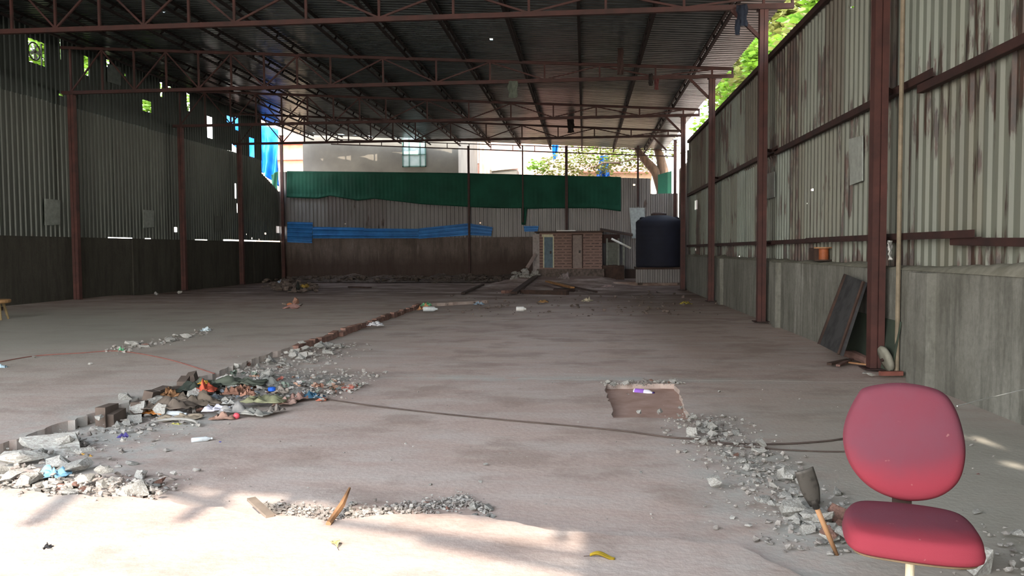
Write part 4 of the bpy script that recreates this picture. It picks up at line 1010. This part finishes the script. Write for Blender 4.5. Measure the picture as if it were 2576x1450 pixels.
# ---------------------------------------------------------------- office chair
g0 = AY(2275,1340,2.62)
ch = thing('office_chair', 'red upholstered office chair facing the viewer in the right foreground', 'chair', (g0.x+.047, 2.70, .022), -.28)
def pad(outline, bulge, thick, nr=9):
    """outline: closed list of (x,y) ; domed cushion lying in the xy plane, z = normal"""
    mb = MB(); n = len(outline); cx = sum(p[0] for p in outline)/n; cy = sum(p[1] for p in outline)/n
    rings = []
    prof = [(0,bulge+thick/2)]+[(math.sin(i/nr*math.pi/2), thick/2+bulge*math.cos(i/nr*math.pi/2)**1.0-(thick*.5)*max(0,(i/nr-.7)/.3)**2) for i in range(1, nr+1)]
    prof += [(1.012, -thick*.1), (1.0,-thick*.35), (.95,-thick/2), (0,-thick/2)]
    for r, z in prof:
        if r == 0: mb.v.append((cx, cy, z)); rings.append([len(mb.v)-1]); continue
        k = len(mb.v)
        for x, y in outline: mb.v.append((cx+(x-cx)*r, cy+(y-cy)*r, z))
        rings.append(list(range(k, k+n)))
    for a, b in zip(rings, rings[1:]):
        for i in range(n):
            j = (i+1) % n
            if len(a) == 1: mb.f.append((a[0], b[i], b[j]))
            elif len(b) == 1: mb.f.append((a[i], b[0], a[j]))
            else: mb.f.append((a[i], b[i], b[j], a[j]))
    return mb
def outl(pts, n=64):
    P = [V(p).to_3d() for p in pts]; m = len(P); out = []
    for i in range(m):
        a, b, c, d = P[i-1], P[i], P[(i+1)%m], P[(i+2)%m]
        for k in range(n//m):
            t = k/(n//m); q = .5*((2*b)+(c-a)*t+(2*a-5*b+4*c-d)*t*t+(3*b-a-3*c+d)*t**3); out.append((q.x, q.y))
    return out
bo = outl([(-.165,.155),(-.125,.19),(0,.208),(.13,.185),(.185,.125),(.215,.02),(.215,-.07),(.185,-.15),(.11,-.205),(0,-.222),(-.11,-.19),(-.185,-.12),(-.218,-.03),(-.21,.06)], 98)
bo = [(x*.90, y*.97) for x, y in bo]
o = pad(bo, .03, .045).build('backrest', M['fabric'], ch, smooth=True, fix=True)
o.location = (0, .27, .783); o.rotation_euler = (math.radians(84), math.radians(-1.5), 0)
o = MB().grid(lambda a, v: V((.0,0,0)), 1, 1) if 0 else pad([(x*.95, y*.95) for x, y in bo], .008, .02).build('back_shell', M['iron'], ch, smooth=True, fix=True)
o.location = (0, .305, .783); o.rotation_euler = (math.radians(84), math.radians(-1.5), 0)
so = outl([(-.19,.17),(-.08,.20),(.08,.20),(.18,.165),(.225,.06),(.24,-.09),(.22,-.165),(.12,-.20),(-.05,-.205),(-.18,-.185),(-.225,-.10),(-.235,.06)], 96)
so = [(x*.86, y*.86) for x, y in so]
o = pad(so, .022, .06).build('seat', M['fabric'], ch, smooth=True, fix=True)
o.location = (-.0, 0, .535); o.rotation_euler = (math.radians(4), 0, -.05)
o = pad([(x*.92, y*.90) for x, y in so], .003, .014).build('seat_shell', tint('cream plywood', (120,100,76), .8), ch, smooth=True, fix=True)
o.location = (0,0,.500); o.rotation_euler = (math.radians(4), 0, -.05)
MB().tube([(0,.05,.47),(0,.26,.47),(0,.315,.52),(0,.32,.66),(0,.315,.78)], .016, 8, rr=[.02]*5).build('back_bracket', M['iron'], ch)
MB().box((-.032,.262,.50),(.032,.275,.72)).build('back_plate', M['woodd'], ch)
MB().tube([(0.0,-.04,.12),(0,-.04,.485)], .014, 12).build('post', tint('pale cream post', (236,222,190), .5), ch)  # post in one pale cream colour
MB().tube([(0.0,-.04,.06),(0,-.04,.22)], .026, 12).build('post_sleeve', M['iron'], ch)
for i in range(5):
    t0 = 2*math.pi*i/5+.3; d = V((math.cos(t0), math.sin(t0), 0)); l_ = MB().beam(V((0,-.04,.10)), V((0,-.04,.06))+d*.27, .04, .025).build('base_leg', M['iron'], ch)
    c2 = V((0,-.04,.028))+d*.27; q = Matrix.Rotation(math.pi/2, 3, 'Y'); MB().lathe([(.026,-.012),(.026,.012)], 14, rotz(t0+1.57)@q, c2).build('caster', M['cloth_dark'], l_)

# ---------------------------------------------------------------- small spade
a, b2 = AY(2106,1368,4.02), AY(2050,1268,3.98); a.z = -.03; top_ = AY(2022,1178,3.95)
sp = thing('small_spade', 'small dark bladed spade standing blade up left of the chair', 'spade', (a.x, a.y, a.z))
MB().tube([V((0,0,0)), (b2-a)*.5, (b2-a)*1.05], .013, 8, rr=[.010,.014,.013]).build('handle', M['wood'], sp, smooth=True)
ax = (top_-b2).normalized(); sd = ax.cross(V((0,1,0))).normalized(); 
def blade(aa, v):
    w = .020+.024*min(1, v*2.2)**.8
    return (b2-a)+ax*(v*(top_-b2).length-.01)+sd*((aa-.5)*2*w)+V((0, .012*(abs(aa-.5)*2)**2-.004*math.sin(v*3), 0))
MB().grid(blade, 8, 12).build('blade', M['iron'], sp, smooth=True, solid=.006)
MB().tube([(b2-a)*.92, (b2-a)*1.08], .018, 10).build('socket', M['iron'], sp)

# ---------------------------------------------------------------- stool at the left edge
g = G(2,806,.055)
st = thing('wooden_stool', 'low wooden stool cut by the left picture edge', 'stool', (g.x-.18, g.y+.1, .055), .25)
MB().lathe([(.27,.36),(.29,.38),(.29,.42),(.27,.44)], 24).build('seat', tint('tan wood seat', (150,116,78), .7), st)
for i in range(4):
    t0 = math.pi/4+i*math.pi/2; d = V((math.cos(t0), math.sin(t0), 0)); MB().tube([d*.14+V((0,0,.37)), d*.24], .03, 8, rr=[.035,.022]).build('leg', tint('tan wood leg', (136,118,84), .8), st)
MB().beam((-.13,.0,.24),(.13,0,.24), .05, .08).build('stretcher', M['woodd'], st)

# ---------------------------------------------------------------- far rubble, timber and trenches
def bed(a, v):
    x = -4.2+6.2*a; y = 29.5+7.2*v; e = min(1, min(a,1-a)*5)
    return V((x, y, -.03+(.31*min(1, v*1.25)**1.3*e)+.035*noise.noise(V((x*2,y*2,0)))+.015*noise.noise(V((x*7,y*7,0)))))
MB().grid(bed, 90, 90).build('dirt_bank', M['floor'], floor, smooth=True)
def farline(x0, y0, x1, y1, jx, jy):
    return lambda t: (lambda g: (g.x, g.y))(G(x0+(x1-x0)*t+R.uniform(-jx,jx), y0+(y1-y0)*t+R.uniform(-jy,jy)))
def ridge(t): 
    u = .9+12.4*t; d = min(3,abs(R.gauss(0,.9)))+.35; q = FW(u,0,d); return (q.x, q.y)
gravel(1500, ridge, .04, .22, 'long low heap of dark rubble along the foot of the far wall', 0, .16, 'dark rubble')
def mound(u0, u1, dep, h, lab, seed):
    def f(a, v):
        u = u0+(u1-u0)*a; d = .02+dep*v; hh = h*(1-v)**.8*math.sin(math.pi*min(1,max(0,a)))**.4*(.6+.5*noise.noise(V((u*1.1,seed,0)))+.15*noise.noise(V((u*5,d*5,seed))))
        q = FW(u, max(-.01,hh), d); return q
    tag(MB().grid(f, 120, 16).build('rubble_mound', M['dark rubble']), lab, 'rubble', kind='stuff')
mound(.5, 8.5, 2.6, .42, 'dark rubble bank against the left half of the far wall', 2)
mound(7.5, 14.3, 2.4, .5, 'dark rubble bank between far wall and wash block', 5)
gravel(220, farline(690,717,770,730,35,10), .05, .22, 'dark debris spread before the far left corner', 0, .10, 'dark rubble')
gravel(200, farline(1150,765,1760,765,60,32), .02, .08, 'litter and grit across the far floor', 0, .02, 'dark rubble')
gravel(90, (lambda t: (AY(1290+62*R.random(),670,35.4).x, 34.9+1.1*R.random())), .08, .26, 'pale broken blocks heaped left of the wash block', .12, .35, 'gravel')
def plank(a, b, w, h, m, lab, z0=.03, z1=.03, name='timber_plank'):
    p, q = G(a[0],a[1],z0), G(b[0],b[1],z1); return tag(MB().beam(p, q, w, h).build(name, m), lab, 'timber', None)
plank((1293,737),(1356,690),.22,.08,M['woodd'],'long dark timber raised over the far trench', .05,.35)
plank((1312,735),(1428,738),.20,.16,M['woodd'],'dark beam along the near side of the far trench')
plank((1318,715),(1424,716),.22,.16,M['woodd'],'dark beam along the back side of the far trench')
plank((1376,708),(1440,724),.16,.06,tint('yellowish timber', (150,108,66), .9),'yellowish plank lying across the far trench', .22,.12)
plank((1400,712),(1500,735),.10,.05,M['woodd'],'thin dark plank slanting right from the far trench', .15,.03)
plank((1265,735),(1292,733),.16,.10,M['concreteb'],'reddish brick row left of the raised timber', name='brick_row')
plank((1165,738),(1215,716),.12,.06,M['woodd'],'dark branch like timber left of the far trench')
plank((880,722),(930,724),.2,.05,M['woodd'],'dark flat plank on the far floor left of centre')
tag(MB().beam(AY(1326,674,35.5), AY(1347,640,36.0), .12, .10).build('timber_plank', tint('pale plank', (140,124,116), .9)), 'pale plank propped against the wash block pillar', 'timber')
o = MB().box((-.4,-.5,0),(.4,.5,.05)).build('pit_dark_slab', M['woodd']); g = G(1420,730); o.location = (g.x, g.y, .0); tag(o, 'dark flat slab in place of the pit at the right end of the far trench', 'cover')  # flat dark slab stands in for the shaded open pit
def fitem(px, py, w, h, amp, c, seed, lab, cat, name, z=.03): return item(px, py, w, h, amp, c, seed, lab, cat, name, .2, z, flat=.5)
fitem(1417,705,.75,.6,.28,(150,130,124),61,'pale crumpled sack before the wash block','sack','pale_sack',.16)
fitem(1512,698,.6,.4,.2,(150,138,130),62,'pale rag heap at the foot of the lean-to','rag','pale_rag',.05)
fitem(1528,722,.45,.3,.12,(160,136,130),63,'pinkish pale bundle on the far floor','bundle','pale_bundle')
fitem(768,725,.35,.3,.2,(176,140,50),64,'yellow bag in the far left debris','bag','yellow_bag')
fitem(704,712,.35,.2,.1,(190,206,226),65,'bright white scrap in the far left debris','plastic scrap','plastic_scrap')
fitem(750,732,.5,.4,.2,(44,48,44),66,'dark bag in the far left debris','bag','dark_bag')
fitem(1478,757,.28,.2,.1,(196,180,150),67,'pale scrap among the far floor litter','scrap','scrap')
fitem(1366,760,.3,.2,.08,(180,130,70),68,'ochre scrap among the far floor litter','scrap','scrap')
fitem(1726,764,.3,.2,.08,(170,150,50),69,'yellow scrap near the right wall at the far end','scrap','scrap')
for i, (px, py, c) in enumerate(((714,772,(186,166,150)),(730,776,(176,112,76)),(744,770,(150,112,96)),(757,776,(110,104,100)),(722,782,(160,120,112)),(738,783,(150,116,110)))):
    g = G(px, py, 0); o = chunk(V((g.x, g.y, .05)), .12+.03*(i%3), ['pale bottle like block leftmost in the small debris group, mid left','orange brick in the small debris group on the mid left floor','upright brown block in the small debris group on the mid left floor','dark grey lump at the right of the small debris group','pinkish lump in front left of the small debris group','reddish lump in front of the small debris group'][i], 'small debris group on the mid left floor', None, (1,.6,.9), 'debris_block'); o.data = o.data.copy(); o.data.materials.clear(); o.data.materials.append(tint('debris %d' % i, c, .9))
for i, (px, py) in enumerate(((237,751),(394,744),(450,740))):
    g = G(px, py, 0); chunk(V((g.x, g.y, .0)), .16, ['pale stone at the left wall foot right of the nearest left column','pale stone at the left wall foot midway between columns','pale stone at the foot of the second left column'][i], None, RM[i], (.7,.6,1), 'wall_stone')

# ---------------------------------------------------------------- outside
def outbox(name, x0, x1, y0, y1, z0, z1, m, par): return MB().box((x0,y0,z0),(x1,y1,z1)).build(name, m, par)
gb = thing('grey_building', 'grey plastered building rising behind the green netted wall', 'building', (0,0,0))
xa, xb = AY(762,400,YB).x, AY(1153,400,YB).x
outbox('facade', xa, xb, YB, YB+8, -.1, 11, M['grey building'], gb)
p, q = AY(1012,366,YB-.02), AY(1072,420,YB-.02); wn = MB()
wn.box((p.x,YB-.06,q.z),(p.x+.06,YB-.0,p.z+.9)); wn.box((q.x-.06,YB-.06,q.z),(q.x,YB,p.z+.9)); wn.box((p.x,YB-.06,q.z),(q.x,YB,q.z+.06)); wn.box((p.x+.36,YB-.06,q.z),(p.x+.42,YB,p.z+.9)); wn.box((q.x-.36,YB-.06,q.z),(q.x-.3,YB,p.z+.9)); wn.box((p.x,YB-.06,p.z-.55),(q.x,YB,p.z-.5))
w_ = wn.build('window_frame', M['greenpaint'], gb); MB().box((p.x,YB-.03,q.z),(q.x,YB-.01,p.z+.9)).build('pane', M['glass'], w_)
bb = thing('brick_building', 'sunlit pinkish building right of the grey one with a white window', 'building', (0,0,0))
Y2 = 54.0; x0, x1 = AY(1158,400,Y2).x, AY(1560,400,Y2).x
outbox('facade', x0, x1, Y2, Y2+6, -.1, 12, M['brick'], bb)
p, q = AY(1163,364,Y2-.05), AY(1205,411,Y2-.05); w_ = outbox('window', p.x, q.x, Y2-.08, Y2-.01, q.z, p.z+1.2, M['white'], bb)
for px in (1157,1209,1221,1319):
    g = AY(px,400,Y2-.2); MB().tube([(g.x,Y2-.2,-.1),(g.x,Y2-.2,11)], .09, 8).build('drain_pipe', M['cream'], bb)
p, q = AY(1232,420,Y2-2), AY(1300,434,Y2-2); MB().add([AY(1236,425,Y2-2),AY(1302,418,Y2-2),AY(1302,424,Y2-.1)+V((0,0,.5)),AY(1236,430,Y2-.1)+V((0,0,.5))],[(0,1,2,3)]).build('awning', M['cream'], bb, solid=.15)
p, q = AY(1232,428,Y2-1.8), AY(1300,434,Y2-1.8); outbox('annex', p.x, q.x, Y2-1.8, Y2, -.1, p.z, M['grey building'], bb)
cb = thing('cream_building', 'bright cream building with red cornice seen at the far left corner', 'building', (0,0,0))
Y3 = 58.0; x0, x1 = AY(640,400,Y3).x, AY(790,400,Y3).x
outbox('facade', x0, x1, Y3, Y3+6, -.1, 13, M['cream'], cb)
p, q = AY(690,388,Y3-.6), AY(765,402,Y3-.6); outbox('cornice', x0, x1, Y3-.7, Y3, q.z, p.z, M['redroof'], cb)
p, q = AY(690,345,Y3-.6), AY(765,362,Y3-.6); outbox('roof_edge', x0, x1, Y3-1, Y3, q.z, p.z, M['redroof'], cb)
rb = thing('red_roofed_shed', 'low shed with red tile roof half hidden by the far tree', 'shed', (0,0,0))
Y4 = 50.0; p, q = AY(1455,432,Y4), AY(1640,462,Y4)
outbox('shed_wall', p.x, q.x, Y4, Y4+3, -.1, p.z+.1, M['cream'], rb)
MB().add([AY(1450,430,Y4-.5),AY(1645,432,Y4-.5),AY(1645,415,Y4+1.5),AY(1450,412,Y4+1.5)],[(0,1,2,3)]).build('tile_roof', M['redroof'], rb, solid=.1)
def tarp(name, pts, yy, lab, seed=0):
    P = [AY(x, y, yy) for x, y in pts]      # tl tr br bl
    def f(a, v):
        t = P[0].lerp(P[1], a); b = P[3].lerp(P[2], a); q = t.lerp(b, v); return q+V((0, .12*math.sin(a*14+v*5+seed)*(.3+v)+.1*noise.noise(V((a*5,v*5,seed))), 0))
    return tag(MB().grid(f, 24, 24).build(name, M['tarp'], smooth=True, solid=.004), lab, 'tarpaulin')
tarp('blue_tarpaulin', [(640,308),(700,326),(700,470),(652,430)], 41.9, 'large bright blue tarpaulin hanging in the far left corner gap', 1)
tarp('blue_tarpaulin', [(1385,340),(1409,340),(1402,396),(1392,405)], 52.0, 'narrow blue tarpaulin hanging on the sunlit pinkish building', 2)
tarp('blue_tarpaulin', [(1510,392),(1530,392),(1534,446),(1500,446)], 47.2, 'blue tarpaulin bundle standing beyond the far wall by the tree', 3)
tarp('blue_tarpaulin', [(560,265),(640,300),(640,420),(560,340)], 44.5, 'blue tarpaulin seen through the high slots of the left wall', 4)
def gnet(a, v):
    p = AY(682,440,40.6).lerp(AY(700,430,40.6), a); q = AY(684,492,40.6).lerp(AY(698,492,40.6), a); r = p.lerp(q, v); return r+V((0,.06*math.sin(a*9+v*4),0))
tag(MB().grid(gnet, 8, 16).build('green_net_bundle', M['net'], smooth=True, solid=.004), 'bundle of green net hanging below the big blue tarpaulin', 'net')
def crown(name, cx, cy, cz, rx, ry, rz, n, ls, m, lab, par=None, seed=0):
    rr = random.Random(seed); mb = MB()
    cl = [V((rr.uniform(-1,1), rr.uniform(-1,1), rr.uniform(-1,1))) for _ in range(26)]; cl = [c/max(1,c.length) for c in cl]
    for i in range(n):
        c = rr.choice(cl)*.85+V((rr.gauss(0,.16), rr.gauss(0,.16), rr.gauss(0,.16)))
        p = V((cx+c.x*rx, cy+c.y*ry, cz+c.z*rz)); q = Matrix.Rotation(rr.uniform(0,6.28),3,'Z')@Matrix.Rotation(rr.uniform(-1.2,1.2),3,'X')
        s = ls*rr.uniform(.6,1.3)
        mb.add([p+q@V(v)*s for v in ((-.5,0,0),(0,-.28,.05),(.5,0,0),(0,.28,.05))], [(0,1,2,3)])
    return mb.build(name, m, par)
def tree(x, y, h, cz, rx, ry, rz, n, ls, m, lab, seed, group=None, tr=.18):
    t = thing('leafy_tree', lab, 'tree', (x, y, -.12), 0, group)
    MB().tube([(0,0,0),(.15,0,h*.35),(-.1,.1,h*.65),(0,0,h*.9)], tr, 8, rr=[tr,tr*.8,tr*.55,tr*.25]).build('trunk', M['bark'], t)
    crown('foliage', 0, 0, cz, rx, ry, rz, n, ls, m, lab, t, seed); return t
for i, yy in enumerate((19.5, 23.0, 26.5, 30.0, 33.5)):
    tree(-18.6-.5*(i%2), yy, 8.5, 7.0, 1.7, 1.55, 3.0, 2600, .34, M['leaf'], ['leafy tree outside the left wall behind the exhaust fan opening','leafy tree outside the left wall behind the second high slot','leafy tree outside the left wall behind the loose sheet','leafy tree outside the left wall behind the lower square hole','leafy tree outside the left wall behind the tall bright hole'][i], i+1, 'trees outside the left wall')
for i, yy in enumerate((13.5, 17.5, 21.5, 26.0, 31.0)):
    tree(7.6+.3*(i%2), yy, 7.5, 7.2, 2.0, 1.75, 2.4, 3800, .38, M['leaf'] if i % 2 == 0 else M['leafd'], ['leafy tree over the right wall nearest the viewer','leafy tree over the right wall by the second column','leafy tree over the right wall between second and third columns','leafy tree over the right wall by the third column','leafy tree over the right wall near its far end'][i], i+20, 'trees outside the right wall')
for i, (xx, yy) in enumerate(((8.6, 37), (9.0, 42), (9.6, 48), (9.8, 54.5))):
    tree(xx, yy, 12.5, 9.6+.6*i, 2.6, 2.3, 4.2, 4200, .42, M['leafd'] if i % 2 == 0 else M['leaf'], ['tall olive tree showing in the gap over the third right column','tall green tree showing in the gap past the third right column','tall olive tree showing in the gap over the fourth right column','tall green tree at the far end of the right hand gap'][i], i+40, 'tall trees past the right wall', .25)
# forked tree beyond the far right corner
bt = thing('forked_tree', 'thick forked tree trunk with sparse foliage beyond the far right corner', 'tree', (0,0,0))
yt = 43.6
def P3(px, py, dy=0): return AY(px, py, yt+dy)
base = P3(1672,560); base.z = -.12
MB().tube([base, P3(1668,480), P3(1650,432), P3(1625,405), P3(1606,380), P3(1590,340)], .3, 10, rr=[.42,.36,.27,.22,.18,.12]).build('trunk', M['bark'], bt, smooth=True)
MB().tube([P3(1666,470), P3(1668,430), P3(1662,400), P3(1652,370), P3(1648,330)], .2, 10, rr=[.34,.30,.24,.2,.12]).build('limb', M['bark'], bt, smooth=True)
for s, (px, py, r_, n, m) in enumerate(((1560,395,1.6,1300,'leafd'),(1480,400,1.6,1100,'leafd'),(1400,425,1.0,600,'leafd'),(1640,385,1.5,800,'leafd'),(1540,375,1.6,500,'leaf'),(1352,418,.45,260,'leaf'))):
    g = AY(px, py, yt+3); crown('foliage', g.x, yt+3, g.z, r_*1.5, 1.4, r_*.75, n, .2, M[m], '', bt, 60+s)
for s, (x0, y0, x1, y1) in enumerate(((1606,380,1540,372),(1625,405,1560,410),(1590,350,1480,380),(1560,410,1480,425))):
    MB().tube([P3(x0,y0), P3((x0+x1)/2,(y0+y1)/2-8,1), P3(x1,y1,2.5)], .05, 6, rr=[.07,.05,.02]).build('branch', M['bark'], bt)
tag(MB().add([AY(1655,440,42.2),AY(1690,430,42.2),AY(1690,492,42.2),AY(1655,492,42.2)],[(0,1,2,3)]).build('green_net_piece', M['net'], solid=.01), 'green net stretched at the foot of the forked tree', 'net')

# ---------------------------------------------------------------- light
w = bpy.data.worlds.new('sky'); sc.world = w; w.use_nodes = True; nt = w.node_tree; bg = nt.nodes['Background']
tc = N(nt, 'ShaderNodeTexCoord'); sx = N(nt, 'ShaderNodeSeparateXYZ'); L(nt, tc.outputs['Generated'], sx.inputs[0])
mr = N(nt, 'ShaderNodeMapRange'); mr.inputs['From Max'].default_value = .6; L(nt, sx.outputs[2], mr.inputs[0])
L(nt, mix(nt, mr.outputs[0], lin((255,247,234)), lin((216,228,246))), bg.inputs['Color']); bg.inputs['Strength'].default_value = 4.6
sd_ = bpy.data.lights.new('sun', 'SUN'); sd_.energy = 2.9; sd_.angle = math.radians(.6); sd_.color = (1, .88, .76)
so_ = bpy.data.objects.new('sun', sd_); col.objects.link(so_); so_.rotation_euler = (math.pi/2-SUN_EL, 0, 0)
sc.view_settings.view_transform = 'Standard'; sc.view_settings.look = 'None'; sc.view_settings.gamma = 1; sc.view_settings.use_curve_mapping = False
sc.view_settings.exposure = 1.6
sc.cycles.max_bounces = 8; sc.cycles.diffuse_bounces = 6; sc.cycles.sample_clamp_indirect = 6
try:
    sc.cycles.use_denoising = True
except Exception: pass
